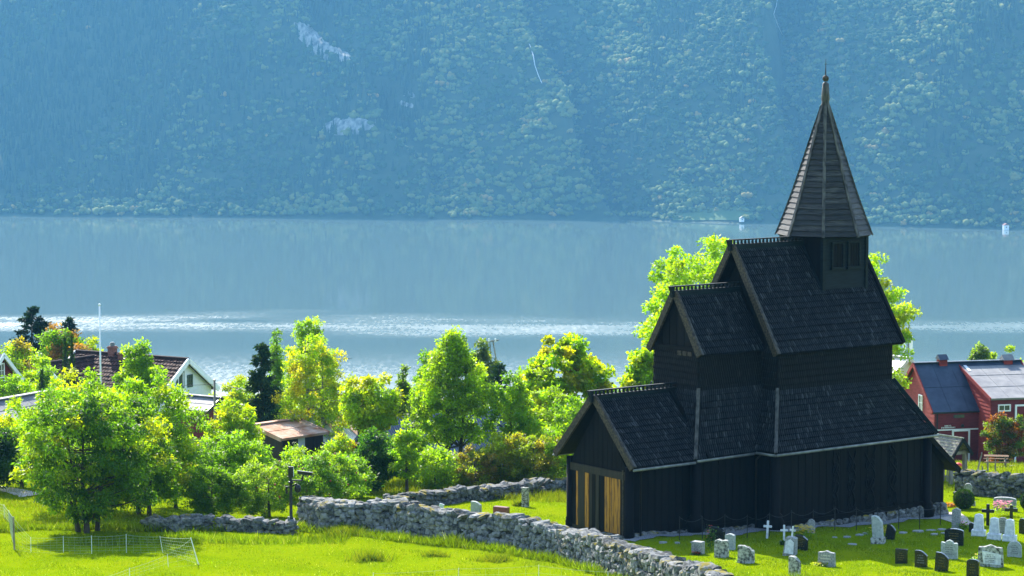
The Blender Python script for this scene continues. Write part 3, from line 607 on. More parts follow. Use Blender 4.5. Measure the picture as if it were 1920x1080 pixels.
for a in (-1, 1):
    for b in (-1, 1):
        m = MB(); m.box((tu+a*1.17-.07, b*1.17-.07, 8.0), (tu+a*1.17+.07, b*1.17+.07, 10.92)); m.build('corner_board', M['worn_lit_edge'] if (a, b) == (-1, 1) else M['turret'], tur)  # left corner board gets the brown of a sunlit post
for u in (tu-.42, tu+.46):
    fr = MB(); z0, z1 = 9.52, 10.42; w = .27
    for a, b in (((u-w-.06,-1.26,z0-.06),(u-w,-1.17,z1+.06)), ((u+w,-1.26,z0-.06),(u+w+.06,-1.17,z1+.06)), ((u-w,-1.26,z1),(u+w,-1.17,z1+.07)), ((u-w-.10,-1.29,z0-.12),(u+w+.10,-1.17,z0-.02))): fr.box(a, b)
    wf = fr.build('window_frame', M['turret'], tur)
    pn = MB()
    for k in range(4): pn.box((u-w+.01+k*.135, -1.21, z0-.02), (u-w+.125+k*.135, -1.165, z1))
    pn.build('shutter', M['tar'], wf)
for sg in (-1,):
    m = MB(); m.bar((tu-1.24, -1.24, 8.5), (tu-1.24, -.1, 10.28), .08, .14, (0,-.84,.54)); m.build('flashing_board', M['turret'], tur)
# spire: octagonal, clad in boards
zs, za, Rs, ra = 10.72, 15.82, 1.87, .12
def srad(t): return Rs*(1-t) + ra*t - .10*math.sin(math.pi*min(1, t*1.0))*(1-t)
core = MB(); core.lathe([(srad(t)-.05, zs + (za-zs)*t + .02) for t in np.linspace(0, 1, 9)], 8); sp = core.build('spire', M['tar'], church); sp.location = (tu, 0, 0)
rows = 24
def tone(a, b): return simple('spire_board_%02d' % random.randrange(99), a, b, 6, .6, (.4,.4,3), .35)
SB = [tone((.004,.0045,.0045),(.022,.021,.018)), tone((.005,.0055,.005),(.030,.028,.024)), tone((.005,.006,.005),(.026,.026,.022)), tone((.007,.007,.0065),(.055,.052,.046))]
for f in range(8):
    a0, a1 = f*math.pi/4, (f+1)*math.pi/4
    for k in range(rows):
        t0, t1 = k/rows, (k+1.12)/rows; z0, z1 = zs+(za-zs)*t0, zs+(za-zs)*min(1, t1); r0, r1 = srad(t0)+.055, srad(min(1, t1))+.004
        P_ = lambda r, a, z: Vector((r*math.cos(a), r*math.sin(a), z)); jit = random.uniform(-.012, .012)
        m = MB(); A, B, C, D = P_(r0, a0, z0+jit), P_(r0, a1, z0-jit), P_(r1, a1, z1), P_(r1, a0, z1); inn = Vector((-math.cos((a0+a1)/2), -math.sin((a0+a1)/2), 0))*.05
        m.hexa([A+inn, B+inn, C+inn*.3, D+inn*.3], [A, B, C, D]); m.build('board', random.choice(SB), sp)
    h = MB(); pts = [Vector(((srad(t)+.05)*math.cos(a0), (srad(t)+.05)*math.sin(a0), zs-.03+(za-zs)*t)) for t in np.linspace(0, 1, 7)]
    for a, b in zip(pts[:-1], pts[1:]): h.bar(a, b, .12, .05, (math.cos(a0), math.sin(a0), .4))
    h.build('hip_board', M['weathered'], sp)
m = MB(); m.lathe([(Rs*.99,0),(Rs*.95,-.06),(.6,-.06)], 8, (0,0,zs)); m.build('soffit', M['tar'], sp)
m = MB(); m.lathe([(.20,15.62),(.17,15.85),(.145,15.95),(.17,16.05),(.125,16.65),(.06,16.72)], 8); m.build('finial', M['weathered'], sp, True)
m = MB(); m.lathe([(.02,-.13),(.085,-.11),(.125,-.04),(.13,.02),(.10,.085),(.04,.12),(.02,.14)], 12, (0,0,16.86)); m.build('ball', M['worn_lit_edge'], sp, True)
m = MB(); m.tube([(0,0,17.0),(0,0,17.28),(0,0,17.62)], [.03,.018,.008], 6); m.tube([(-.07,0,17.42),(.07,0,17.42)], .008, 5); m.build('vane_rod', M['dark_metal'], sp)
# rod and chain fence along the church
fa, fb = ground(1274, 1013), ground(1763, 985)
rf = empty('chain_fence', (fa.x, fa.y, gz(fa.x, fa.y))); tag(rf, 'low fence of thin black rods and chain along the church wall', 'fence')
npst = 13; tops = []
for k in range(npst):
    t = k/(npst-1); x, y = fa.x+(fb.x-fa.x)*t, fa.y+(fb.y-fa.y)*t; y -= .0; z = gz(x, y); m = MB(); m.tube([(x-fa.x, y-fa.y, z-fa.z-.05), (x-fa.x, y-fa.y, z-fa.z+.88)], .016, 6); m.build('post', M['dark_metal'], rf); tops.append(Vector((x-fa.x, y-fa.y, z-fa.z+.84)))
for a, b in zip(tops[:-1], tops[1:]):
    m = MB(); m.tube([a.lerp(b, t) - Vector((0,0,.16*4*t*(1-t))) for t in np.linspace(0, 1, 9)], .010, 5); m.build('chain', M['dark_metal'], rf)
# gravel strip beside the church
gv = []; gq = []
for k in range(61):
    u = -.3 + k*.26
    vi = -1.6 if u < 2.9 else (-1.9 if u < 5.9 else -3.0); vo = (-2.5 if u < 2.6 else (-3.0 if u < 5.6 else -3.95)) + .12*math.sin(k*1.7)
    for v in (vi, vo): p = cw(u, v); gv.append((p.x, p.y, gz(p.x, p.y)+.03))
    if k: gq.append((2*k-2, 2*k-1, 2*k+1, 2*k))
tag(obj('gravel_strip', np_mesh('gravel_strip', gv, gq), M['gravel']), kind='structure')

# ------------------------------------------------------------------ dry stone walls
def stone_wall(name, label, base_px, height, thick, rows, cap_size=.42, step=.34, seed=1, single=300, pts=None, zoff=0):
    r = random.Random(seed); P = pts or [ground(*p) for p in base_px]; L = [0]
    for a, b in zip(P[:-1], P[1:]): L.append(L[-1] + (b-a).length)
    root = empty(name, (P[0].x, P[0].y, P[0].z)); tag(root, label, 'wall', 'dry stone walls of the churchyard')
    def pos(s):
        s = max(0, min(L[-1]-1e-4, s)); i = max(k for k in range(len(L)-1) if L[k] <= s); t = (s-L[i])/(L[i+1]-L[i]); p = P[i].lerp(P[i+1], t); d = (P[i+1]-P[i]); d.z = 0; d.normalize(); return p, d
    core = MB(); n = max(2, int(L[-1]/.8)); prev = None
    for k in range(n+1):
        p, d = pos(L[-1]*k/n); sd = Vector((-d.y, d.x, 0)); h = height*(1+.06*math.sin(k*.9+seed))
        f = p + sd*.10; b = p + sd*(thick-.10); f.z = gz(f.x, f.y)-.1; b.z = gz(b.x, b.y)-.1; q = [f, b, b+Vector((0,0,h-.02)) - sd*.05, f+Vector((0,0,h-.02)) + sd*.05]; q = [v - root.location for v in q]
        if prev: core.hexa([prev[0], q[0], q[1], prev[1]], [prev[3], q[3], q[2], prev[2]])
        prev = q
    co = core.build('wall_core', M['core'], root)
    items = []
    for face in (0, 1):
        for rw in range(rows):
            s = r.uniform(0, .2)
            while s < L[-1]:
                w = step*r.uniform(.5, 1.5); p, d = pos(s+w/2); sd = Vector((-d.y, d.x, 0)); hh = height/rows*r.uniform(.9, 1.25)
                q = p + sd*(.10 if face == 0 else thick-.10) + sd*((1 if face == 0 else -1)*.06*rw/rows) + sd*r.uniform(-.05, .05); g = gz(q.x, q.y)
                q.z = g + height*(rw+.5)/rows*(1+.06*math.sin(s*1.1+seed)) + r.uniform(-.07, .07) - .03
                items.append((q, (w*1.12, .34*r.uniform(.8, 1.2), hh*1.12), math.atan2(d.y, d.x)+r.uniform(-.18, .18), r.uniform(-.45, .45), face)); s += w*.94
    s = 0
    while s < L[-1]:
        w = cap_size*r.uniform(.55, 1.35); p, d = pos(s+w/2); sd = Vector((-d.y, d.x, 0)); m = 2 if r.random() < .6 else 1
        for j in range(m):
            q = p + sd*(thick*((j+.5)/m) + r.uniform(-.05, .05)); q.z = gz(p.x, p.y) + height*(1+.06*math.sin(s*1.1+seed)) + r.uniform(.0, .10)
            items.append((q, (w*1.1, thick/m*r.uniform(.9, 1.2), r.uniform(.14, .30)), math.atan2(d.y, d.x)+r.uniform(-.3, .3), r.uniform(-.15, .15), 0))
        s += w*.92
    items.sort(key=lambda it: (it[4], -(it[1][0]*it[1][2])/it[0].y))
    rest = MB()
    for k, (q, sc, rz, rx, face) in enumerate(items):
        me = r.choice(STONES)
        if k < single and face == 0:
            o = obj('stone', me, None, root); o.location = q - root.location; o.scale = sc; o.rotation_euler = (rx, r.uniform(-.5, .5), rz)
        else:
            mt = Matrix.LocRotScale(q - root.location, Matrix.Rotation(rz, 3, 'Z') @ Matrix.Rotation(rx, 3, 'X'), Vector(sc)); o0 = len(rest.v)
            rest.v += [tuple(mt @ v.co) for v in me.vertices]; rest.f += [tuple(i+o0 for i in pl.vertices) for pl in me.polygons]; rest.t += [r.random()]*len(me.vertices)
    if rest.v: o = rest.build('stones', M['stone'], root); o['kind'] = 'stuff'
    return root
M['core'] = simple('wall_fill', (.02,.02,.018), (.05,.05,.045), 8, .95, None, .3)
stone_wall('stone_wall', 'long grey dry stone wall running down past the church front', [(556,985),(603,997),(682,998),(731,999),(769,1007),(848,1015),(935,1027),(994,1038),(1040,1047),(1104,1067),(1160,1087),(1230,1112),(1330,1150)], .95, .75, 5, .42, .27, 2)
stone_wall('stone_wall', 'mossy low stone wall at the back of the churchyard', [(727,957),(780,951),(850,945),(920,938),(985,931),(1066,922),(1120,915)], .40, .62, 2, .42, .30, 4, 250)
stone_wall('stone_wall', 'low broken stone wall under the ash tree and apple bushes', [(262,996),(330,996),(400,996),(470,998),(545,1003)], .34, .55, 2, .42, .34, 6, 200)
stone_wall('stone_wall', 'shaded boulder wall beside the lych gate on the right', [(1786,928),(1830,931),(1875,933),(1930,934),(2000,935)], .86, .6, 5, .6, .30, 8, 260)

# ------------------------------------------------------------------ gravestones
def cut(name): return name
def text_rows(parent, w, z0, z1, y, mat, rows=5, seed=0):
    r = random.Random(seed); m = MB(); h = (z1-z0)/rows
    for k in range(rows):
        tw = w*r.uniform(.45, .95); x = -tw/2; z = z1-(k+1)*h+h*.3
        while x < tw/2-.01:
            cwid = r.uniform(.018, .035); m.box((x, y-.004, z), (min(x+cwid*.7, tw/2), y+.004, z+h*.42)); x += cwid + (.02 if r.random() < .2 else 0)
    m.build('inscription', mat, parent)
def profile(kind, w, h):
    a = w/2
    if kind == 'rect': return [(-a,0),(a,0),(a,h),(-a,h)]
    if kind == 'slant': return [(-a,0),(a,0),(a,h*.72),(a*.3,h*.93),(-a*.2,h),(-a,h)]
    if kind == 'peak': return [(-a,0),(a,0),(a*.9,h*.88),(a*.45,h*.9),(0,h),(-a*.45,h*.9),(-a*.9,h*.88)]
    if kind == 'point': return [(-a,0),(a,0),(a,h*.9),(0,h),(-a,h*.9)]
    if kind == 'round': return [(-a,0),(a,0)] + [(a*math.cos(t), h-a+a*math.sin(t)) for t in np.linspace(0, math.pi, 9)]
    if kind == 'arch': return [(-a,0),(a,0)] + [(a*math.cos(t), h*.86+h*.14*math.sin(t)) for t in np.linspace(0, math.pi, 9)]
    if kind == 'scroll': return [(-a,0),(a,0),(a,h*.82),(a*.8,h*.86),(a*.55,h*.83),(a*.4,h*.92),(0,h),(-a*.4,h*.92),(-a*.55,h*.84),(-a,h*.88)]
    if kind == 'rough': return [(-a,0),(a,0),(a*1.02,h*.5),(a*.96,h*.95),(a*.5,h*.98),(a*.1,h*.93),(-a*.5,h),(-a*.95,h*.92),(-a*1.03,h*.5)]
    if kind == 'taper': return [(-a,0),(a,0),(a*.78,h*.93),(0,h),(-a*.78,h*.93)]
def grave(px, py, wpx, hpx, kind, mat, label, thick=.16, yaw=24, lean=0, txt=None, base=None, cat='gravestone', name='gravestone', rows=5):
    p = ground(px, py); s = p.y/FPX; w, h = wpx*s, hpx*s*1.02
    e = empty(name, p, -R(yaw)); tag(e, label, cat, 'gravestones in the churchyard')
    def bev(m, nme, mt, par=None):
        import bmesh
        o = m.build(nme, mt, par or e); bm = bmesh.new(); bm.from_mesh(o.data); bmesh.ops.recalc_face_normals(bm, faces=bm.faces[:]); bmesh.ops.bevel(bm, geom=bm.edges[:], offset=min(.012, w*.04), segments=1, affect='EDGES', clamp_overlap=True); bm.to_mesh(o.data); bm.free(); return o
    b0 = 0
    if kind == 'cross':
        t = w*.26; m = MB(); zc = h*.68
        m.prism([(-t/2,-.1),(t/2,-.1),(t/2,zc-t/2),(w/2,zc-t/2),(w/2,zc+t/2),(t/2,zc+t/2),(t/2,h),(-t/2,h),(-t/2,zc+t/2),(-w/2,zc+t/2),(-w/2,zc-t/2),(-t/2,zc-t/2)], -thick/2, thick/2); st = bev(m, 'cross', mat)
    else:
        if base:
            m = MB(); b0 = h*base[0]; m.box((-w/2*base[1], -thick/2*1.5, -.08), (w/2*base[1], thick/2*1.5, b0)); bev(m, 'base', base[2])
        m = MB(); m.prism([(x, (z if z > 0 else -.06 if not base else 0)*((h-b0)/h) + b0) for x, z in profile(kind, w*(.92 if not base else .84), h)], -thick/2, thick/2); st = bev(m, 'slab', mat)
        if txt: text_rows(st, w*.62, b0+(h-b0)*.22, b0+(h-b0)*.80, -thick/2-.003, txt, rows, int(px))
    if lean: e.rotation_euler[1] = R(lean)
    return e
G, K, Wt, Lc = M['granite'], M['black_stone'], M['white_stone'], M['lichen']
def fl_heads(name, label, cat, px, py, wpx, hpx, petal, leafc, nf=60, seed=1, group=None):
    r = np.random.default_rng(seed); p = ground(px, py); s = p.y/FPX; w, h = wpx*s, hpx*s
    e = empty(name, p); tag(e, label, cat, group)
    n = 260; C = r.normal(0, .30, (n, 3))*[w, w*.6, h*.7] + [0, 0, h*.45]; C[:, 2] = np.clip(C[:, 2], .03, h)
    V, Q, T = leaf_quads(C, .085, r, leafc, up=.4); me = np_mesh('foliage', V, Q, T); obj('foliage', me, M['leaf'], e)
    m = MB()
    for k in range(nf):
        a = r.uniform(0, 6.28); q = (.5*w*math.cos(a)*r.uniform(.2, 1), .35*w*math.sin(a)*r.uniform(.2, 1), h*r.uniform(.45, 1.02)); R_ = .028*r.uniform(.7, 1.4)
        for j in range(5):
            b = j*1.2566; m.add([q, (q[0]+R_*math.cos(b), q[1]+R_*math.sin(b), q[2]+R_*.3), (q[0]+R_*1.5*math.cos(b+.6), q[1]+R_*1.5*math.sin(b+.6), q[2]-R_*.1+.01), (q[0]+R_*math.cos(b+1.2), q[1]+R_*math.sin(b+1.2), q[2]+R_*.3)], [(0,1,2,3)])
    o = m.build('blossoms', petal, e); o['kind'] = 'stuff'; return e

# ------------------------------------------------------------------ foliage tools
def leaf_quads(C, size, r, cols, up=.3, out=None, aspect=.45, tintp=None, var=.25):
    n = len(C); t = r.normal(0, 1, (n, 3)); t[:, 2] -= .35
    if out is not None: t += out*.9
    t /= np.linalg.norm(t, axis=1, keepdims=True); nn = r.normal(0, 1, (n, 3)); nn[:, 2] += up*4; sd = np.cross(nn, t); sd /= np.linalg.norm(sd, axis=1, keepdims=True)+1e-9
    s = size*r.uniform(.65, 1.3, (n, 1)); a = C; b = C + t*s*.5 + sd*s*aspect*.5; c = C + t*s; d = C + t*s*.5 - sd*s*aspect*.5
    V = np.stack([a, b, c, d], 1).reshape(-1, 3); Q = np.arange(4*n).reshape(-1, 4)
    cols = np.array(cols, float)
    if tintp is None: idx = r.integers(0, len(cols), n); col = cols[idx]
    else: col = tintp
    col = col*np.exp(r.normal(0, var, (n, 1))); T = np.concatenate([np.clip(col, 0, .8), np.ones((n, 1))], 1); return V, Q, np.repeat(T, 4, 0)
GREEN = [(.075,.150,.010),(.095,.180,.010),(.12,.205,.010)]
LIME = [(.14,.235,.008),(.17,.26,.009),(.20,.275,.010)]
YELG = [(.18,.245,.008),(.205,.25,.009),(.23,.245,.010)]
DEEP = [(.022,.060,.016),(.030,.075,.018),(.045,.095,.016)]
def tree(name, label, base, height, width, depth=None, cols=LIME, n=9000, leaf=.15, crown=(.28, 1.0), clumps=46, clump_r=.62, stems=1, shape='round', bark='bark', seed=1, cat='tree', group=None, accent=None, acc_p=.12, lean=0, mat='leaf', aspect=.45, gap=.0, fruit=None, trunk_r=None, droop=.0):
    r = np.random.default_rng(seed); depth = depth or width*.85; base = Vector(base); n = int(n*2.3); leaf *= .96; clumps = int(clumps*2.3); clump_r *= .70
    e = empty(name, base); tag(e, label, cat, group)
    z0, z1 = crown[0]*height, crown[1]*height; zc = (z0+z1)/2; rz = (z1-z0)/2
    # clump centres inside an uneven crown
    K_ = []; tries = 0
    while len(K_) < clumps and tries < clumps*60:
        tries += 1; q = r.normal(0, 1, 3); q /= np.linalg.norm(q); q *= r.uniform(.12, 1)**.42
        zz = q[2]; k = 1.0
        if shape == 'cone': k = (1-(zz+1)/2)**.75*1.25+.06
        elif shape == 'spire': k = (1-(zz+1)/2)**.55*.95+.10
        elif shape == 'egg': k = 1.05-.28*zz
        elif shape == 'vase': k = .85+.3*zz
        elif shape == 'dome': k = 1.0 if zz < .2 else 1.0
        p = np.array([q[0]*width/2*k, q[1]*depth/2*k, zc+zz*rz])
        if shape == 'dome': p[2] = z0 + (z1-z0)*max(0, (zz*.5+.5))
        p[:2] *= 1 + .18*math.sin(3.1*math.atan2(q[1], q[0])+seed) * (1 if shape in ('round', 'egg', 'dome') else .4)
        if all(np.linalg.norm((p-o)/[1, 1, .8]) > clump_r*(.62+gap) for o in K_): K_.append(p)
    K_ = np.array(K_); per = max(8, n//len(K_)); C = []; O = []; T = []; cols = np.array(cols)
    for p in K_:
        rr = clump_r*r.uniform(.65, 1.25); q = r.normal(0, 1, (per, 3)); q /= np.linalg.norm(q, axis=1, keepdims=True); q *= (r.uniform(0, 1, (per, 1))**.5)*rr; q[:, 2] *= .68; q[:, 2] -= droop*np.hypot(q[:, 0], q[:, 1])
        C.append(p+q); O.append(q/rr); c = cols[r.integers(len(cols))]*math.exp(r.normal(0, .10))
        if accent is not None and r.random() < acc_p: c = np.array(accent[r.integers(len(accent))])
        T.append(np.repeat(c[None], per, 0))
    C = np.concatenate(C); O = np.concatenate(O); T = np.concatenate(T); C[:, 2] = np.maximum(C[:, 2], .08)
    V, Q, TT = leaf_quads(C, leaf, r, cols, .25, O, aspect, T, .18)
    obj('crown', np_mesh('crown', V, Q, TT), M[mat], e)
    # stems and limbs
    tr = MB(); R0 = trunk_r or .018*height+.03
    for s in range(stems):
        a = s*2.4+seed; off = np.array([math.cos(a), math.sin(a)])*(0 if stems == 1 else .22+.06*s); tip = np.array([off[0]*2.2 + lean*height*.2, off[1]*2.2, z1*.93 if shape in ('cone', 'spire', 'egg') else zc+rz*.35])
        b = np.array([off[0], off[1], -.15]); pts = [b*(1-t)+tip*t + np.array([math.sin(t*4+seed+s), math.cos(t*3+seed), 0])*.05*height*.25*t*(1-t)*4 for t in np.linspace(0, 1, 9)]
        tr.tube(pts, [R0*(1.25 if i == 0 else 1)*(1-.86*i/8)/(1 if stems == 1 else 1.35) for i in range(9)], 7)
        pts = np.array(pts)
        for p in K_[s::stems][:26 if n > 5000 else 16]:
            zt = min(p[2]-.12*height*r.uniform(.4, 1.3), pts[-1][2]); zt = max(zt, z0*.8, .1); i = np.argmin(abs(pts[:, 2]-zt)); a0 = pts[i]; mid = (a0*.5+p*.5) + np.array([0, 0, -.04*height*r.uniform(-.2, 1)]); rb = R0*(1-.8*i/8)*.42
            tr.tube([a0, mid, p], [rb, rb*.6, rb*.2], 5, False)
    tr.build('trunk', M[bark], e, True)
    if fruit is not None:
        m = MB(); ids = r.choice(len(C), fruit[0])
        for i in ids:
            c = C[i] + O[i]*.1; R_ = fruit[2]; m.lathe([(.01,-R_),(R_*.8,-R_*.6),(R_,0),(R_*.8,R_*.6),(.01,R_)], 6, tuple(c))
        o = m.build('fruit', fruit[1], e, True); o['kind'] = 'stuff'
    return e
def spruce(name, label, base, height, width, cols, n=9000, seed=1, cat='tree', droop=.35, group=None, dens=1.0):
    r = np.random.default_rng(seed); e = empty(name, base); tag(e, label, cat, group); C = []; O = []
    whorls = int(height/.30); tr = MB(); tr.tube([(0,0,-.1),(0,0,height*.5),(0,0,height*.98)], [.022*height,.013*height,.004], 7)
    for w in range(whorls):
        t = w/whorls; z = height*(.06+.92*t); L = width/2*(1-t)**.85*r.uniform(.8, 1.12)+.06; nb = max(4, int(9*(1-t))+3)
        for b in range(nb):
            a = r.uniform(0, 6.28); k = max(6, int(n*dens/whorls/nb*(1-t+.25)*1.4)); s = r.uniform(.1, 1, k)**.8; l = L*r.uniform(.72, 1.12)
            P_ = np.stack([np.cos(a)*l*s, np.sin(a)*l*s, z - droop*l*s + .12*l*s**2*2], -1) + r.normal(0, .055, (k, 3))*[1, 1, .6]; C.append(P_); O.append(np.repeat([[math.cos(a)*.9, math.sin(a)*.9, -.1]], k, 0))
            if b % 2 == 0: tr.tube([(0,0,z),(math.cos(a)*l*.8, math.sin(a)*l*.8, z-droop*l*.8)], [.02,.006], 4, False)
    C = np.concatenate(C); O = np.concatenate(O); V, Q, T = leaf_quads(C, .11+.0011*Vector(base).y, r, cols, .1, O*1.4, .32, None, .22)
    obj('crown', np_mesh('crown', V, Q, T), M['needle'], e); tr.build('trunk', M['bark'], e, True); return e
def ball_bush(name, label, base, height, width, cols, n, seed):
    r = np.random.default_rng(seed); e = empty(name, base); tag(e, label, 'bush'); q = r.normal(0, 1, (n, 3)); q /= np.linalg.norm(q, axis=1, keepdims=True); C = q*[width/2, width/2, height/2]*r.uniform(.9, 1.03, (n, 1)) + [0, 0, height/2]
    V, Q, T = leaf_quads(C, .05, r, cols, 0, q*1.6, .5, None, .22); obj('foliage', np_mesh('foliage', V, Q, T), M['needle'], e)
    m = MB(); m.lathe([(.05,0),(width*.36,height*.18),(width*.45,height*.5),(width*.34,height*.82),(.01,height*.94)], 12); m.build('stem', M['core'], e); return e  # dark filled body just inside the leaves
def thuja(name, label, base, height, width, cols, n=5000, seed=1, shape=1.0, cat='shrub', group=None, leaf=.10):
    r = np.random.default_rng(seed); e = empty(name, base); tag(e, label, cat, group); t = r.uniform(0, 1, n); a = r.uniform(0, 6.28, n)
    rad = width/2*np.clip(np.sin(np.pi*np.clip(t*.86+.14, 0, 1)**(.62*shape)), .02, 1)*(.82+.2*r.uniform(0, 1, n))*(1+.10*np.sin(a*5+t*9)); C = np.stack([rad*np.cos(a), rad*np.sin(a), t*height], -1); O = np.stack([np.cos(a)*.6, np.sin(a)*.6, a*0+.9], -1)
    V, Q, T = leaf_quads(C, leaf, r, cols, .0, O*1.6, .4, None, .22); obj('foliage', np_mesh('foliage', V, Q, T), M['needle'], e)
    m = MB(); m.lathe([(width*.10,0),(width*.36,height*.15),(width*.38,height*.45),(width*.22,height*.75),(.01,height*.93)], 10); m.build('stem', M['core'], e); return e  # dark filled body inside the column of leaves

grave(1309,1039,24,24,'rect',G,'small thick grey gravestone block with red flowers at its foot',.26,34,txt=M['grey_letters'])
grave(1353,1045,28,34,'rough',Lc,'rough lichen-covered upright gravestone nearest the stone wall corner',.22,24)
grave(1345,1014,30,27,'slant',K,'dark slanted gravestone behind the rose bush by the church wall',.16,30)
grave(1369,1031,20,31,'point',M['green_stone'],'narrow pale grey gravestone behind the lichen-covered one',.18,28)
grave(1399,1056,34,33,'slant',Lc,'broad mottled grey gravestone with a green plant before it',.18,26)
grave(1438,1010,16,34,'cross',Wt,'tall white cross standing alone closest to the church wall',.07,10,3,cat='cross',name='grave_cross')
grave(1470,1016,14,32,'cross',Wt,'white cross with a green wreath at its foot beside the rock memorial',.07,10,cat='cross',name='grave_cross')
g8 = grave(1481,1041,27,36,'taper',G,'rough rock memorial with white plaque and small white cross on top',.30,24,6,cat='memorial')
m = MB(); m.prism([(-.16,.08),(.16,.08),(.14,.5),(.0,.6),(-.14,.5)], -.185, -.155); m.build('plaque', Wt, g8)
m = MB(); t = .05; m.prism([(-t/2,.66),(t/2,.66),(t/2,.86),(.10,.86),(.10,.92),(t/2,.92),(t/2,1.03),(-t/2,1.03),(-t/2,.92),(-.10,.92),(-.10,.86),(-t/2,.86)], -.03, .03); m.build('top_cross', Wt, g8)
grave(1503,1031,27,28,'slant',K,'glossy black slant-topped gravestone in front of the yellow flowers',.14,30,txt=M['gold'])
grave(1490,1080,23,37,'slant',Lc,'upright grey gravestone at the bottom edge below the rock memorial',.2,30)
grave(1550,1062,38,30,'peak',G,'wide pale grey gravestone with a low peak and plants at its foot',.16,28,txt=M['cream'],rows=3)
grave(1521,1000,15,27,'round',G,'small dark rounded old gravestone against the church fence',.12,20)
grave(1647,1019,23,52,'slant',M['green_stone'],'tall pale green gravestone on a mossy plinth with yellow flowers',.24,22,-4,base=(.22,1.1,Lc))
grave(1668,1011,20,27,'slant',K,'dark leaning gravestone behind the tall pale green one',.12,30,10)
for (x, y, w, h, k, lab) in ((1690,1057,25,28,'rect','black gravestone with gilt lettering, leftmost of the black front row'), (1727,1064,26,32,'slant','black slant-topped gravestone in the middle of the front row of three'), (1765,1071,28,35,'slant','black gravestone tilted right, beside the grey scroll-topped one'), (1824,1084,26,36,'arch','black arched gravestone with a gilt emblem at the bottom edge')):
    grave(x, y, w, h, k, K, lab, .13, 26, 4 if x == 1765 else 0, txt=M['gold'] if x != 1727 else M['grey_letters'], rows=4)
grave(1789,1023,39,32,'arch',K,'wide polished black gravestone with gilt rim behind the scroll-topped one',.16,22,txt=M['gold'],rows=4)
grave(1780,1048,34,36,'scroll',M['green_stone'],'grey scroll-topped gravestone in front of the polished black one',.16,22,txt=M['grey_letters'])
g21 = grave(1857,1063,54,42,'peak',Lc,'very wide rough grey gravestone with white inscribed panel',.2,18)
m = MB(); m.prism([(-.22,.12),(.36,.10),(.36,.45),(.0,.52),(-.28,.56)], -.125, -.09); pp = m.build('panel', Wt, g21); text_rows(pp, .4, .16, .46, -.129, M['grey_letters'], 5, 4)
grave(1902,1045,29,31,'round',M['green_stone'],'pale rounded gravestone with dark lettering at the right edge',.16,18,txt=M['grey_letters'])
grave(1835,1005,23,42,'taper',Wt,'white tapered gravestone on plinth, left of the three matching ones',.18,20,base=(.28,1.15,Wt))
grave(1864,1012,23,42,'taper',Wt,'white tapered gravestone on plinth, middle of the three matching ones',.18,20,base=(.28,1.15,Wt))
grave(1893,1015,23,42,'taper',Wt,'white tapered gravestone on plinth, right of the three matching ones',.18,20,base=(.28,1.15,Wt))
grave(1880,1000,17,30,'arch',G,'thin grey arched gravestone wedged between two white tapered ones',.08,20,txt=M['grey_letters'])
grave(1852,986,24,41,'cross',K,'plain dark cross standing on the sunlit grass',.08,14,cat='cross',name='grave_cross')
grave(1896,975,24,28,'cross',K,'dark cross in front of the pink flowers',.08,14,cat='cross',name='grave_cross')
grave(1793,991,17,39,'point',G,'narrow grey pointed gravestone near the church corner',.2,24,lean=0)
grave(1884,957,46,25,'arch',G,'broad grey gravestone half hidden by pink flowers',.2,18)
grave(1822,997,12,17,'point',K,'small dark pointed stone left of the white gravestones',.1,20)
grave(1815,934,17,28,'round',G,'dark round-topped gravestone behind the clipped bush by the wall',.14,18)
grave(1917,1001,14,29,'arch',K,'black gravestone cut off by the right edge of the view',.14,18)
grave(1825,949,8,9,'rect',G,'little grey stone block at the foot of the clipped bush',.14,18)
grave(893,963,22,23,'slant',M['green_stone'],'grey gravestone showing above the front wall',.16,24)
grave(940,970,33,20,'rect',M['red_stone'],'low red granite gravestone showing above the front wall',.24,30)
grave(985,951,13,37,'rect',Lc,'tall narrow dark gravestone with gilt letters by the back wall',.22,24,txt=M['gold'],rows=6)
grave(826,957,11,13,'rect',Wt,'small white tablet leaning on the grass inside the front wall',.05,24,lean=14)

# ------------------------------------------------------------------ churchyard planting
fl_heads('flower_bush', 'mound of yellow flowers beside the dark rounded stone', 'flowers', 1508, 1010, 40, 25, M['petal_yellow'], GREEN, 150, 1)
fl_heads('flower_bush', 'yellow flowers around the tall pale green gravestone', 'flowers', 1650, 1009, 44, 22, M['petal_yellow'], GREEN, 90, 2)
fl_heads('flower_bush', 'pink stonecrop flowers in front of the broad grey gravestone', 'flowers', 1880, 966, 38, 27, M['petal_pink'], LIME, 170, 3)
fl_heads('flower_bush', 'little red flowers at the foot of the thick grey block', 'flowers', 1305, 1041, 14, 6, M['petal_red'], DEEP, 26, 4)
fl_heads('flower_bush', 'pink flowers beside the narrow pointed gravestone', 'flowers', 1806, 992, 18, 14, M['petal_pink'], GREEN, 22, 5)
fl_heads('rose_bush', 'tall rose bush with a few red blooms by the dark slanted gravestone', 'bush', 1332, 1028, 20, 44, M['petal_red'], DEEP, 8, 6)
fl_heads('grave_plant', 'low green plant before the broad mottled gravestone', 'plant', 1391, 1055, 18, 12, M['petal_red'], LIME, 2, 7)
fl_heads('grave_plant', 'reddish low plant beside the clipped bush', 'plant', 1783, 950, 22, 9, M['petal_red'], [(.22,.09,.03),(.3,.13,.04)], 3, 8)
fl_heads('grave_plant', 'small plants at the foot of the wide peaked gravestone', 'plant', 1536, 1062, 26, 8, M['petal_yellow'], YELG, 6, 9)
fl_heads('grave_plant', 'plants in front of the very wide gravestone with white panel', 'plant', 1836, 1056, 26, 18, M['petal_yellow'], LIME, 10, 10)
fl_heads('grave_plant', 'dark green wreath at the foot of the white cross', 'plant', 1468, 1022, 10, 10, M['petal_red'], DEEP, 1, 11)
p = ground(1807, 953); s = p.y/FPX
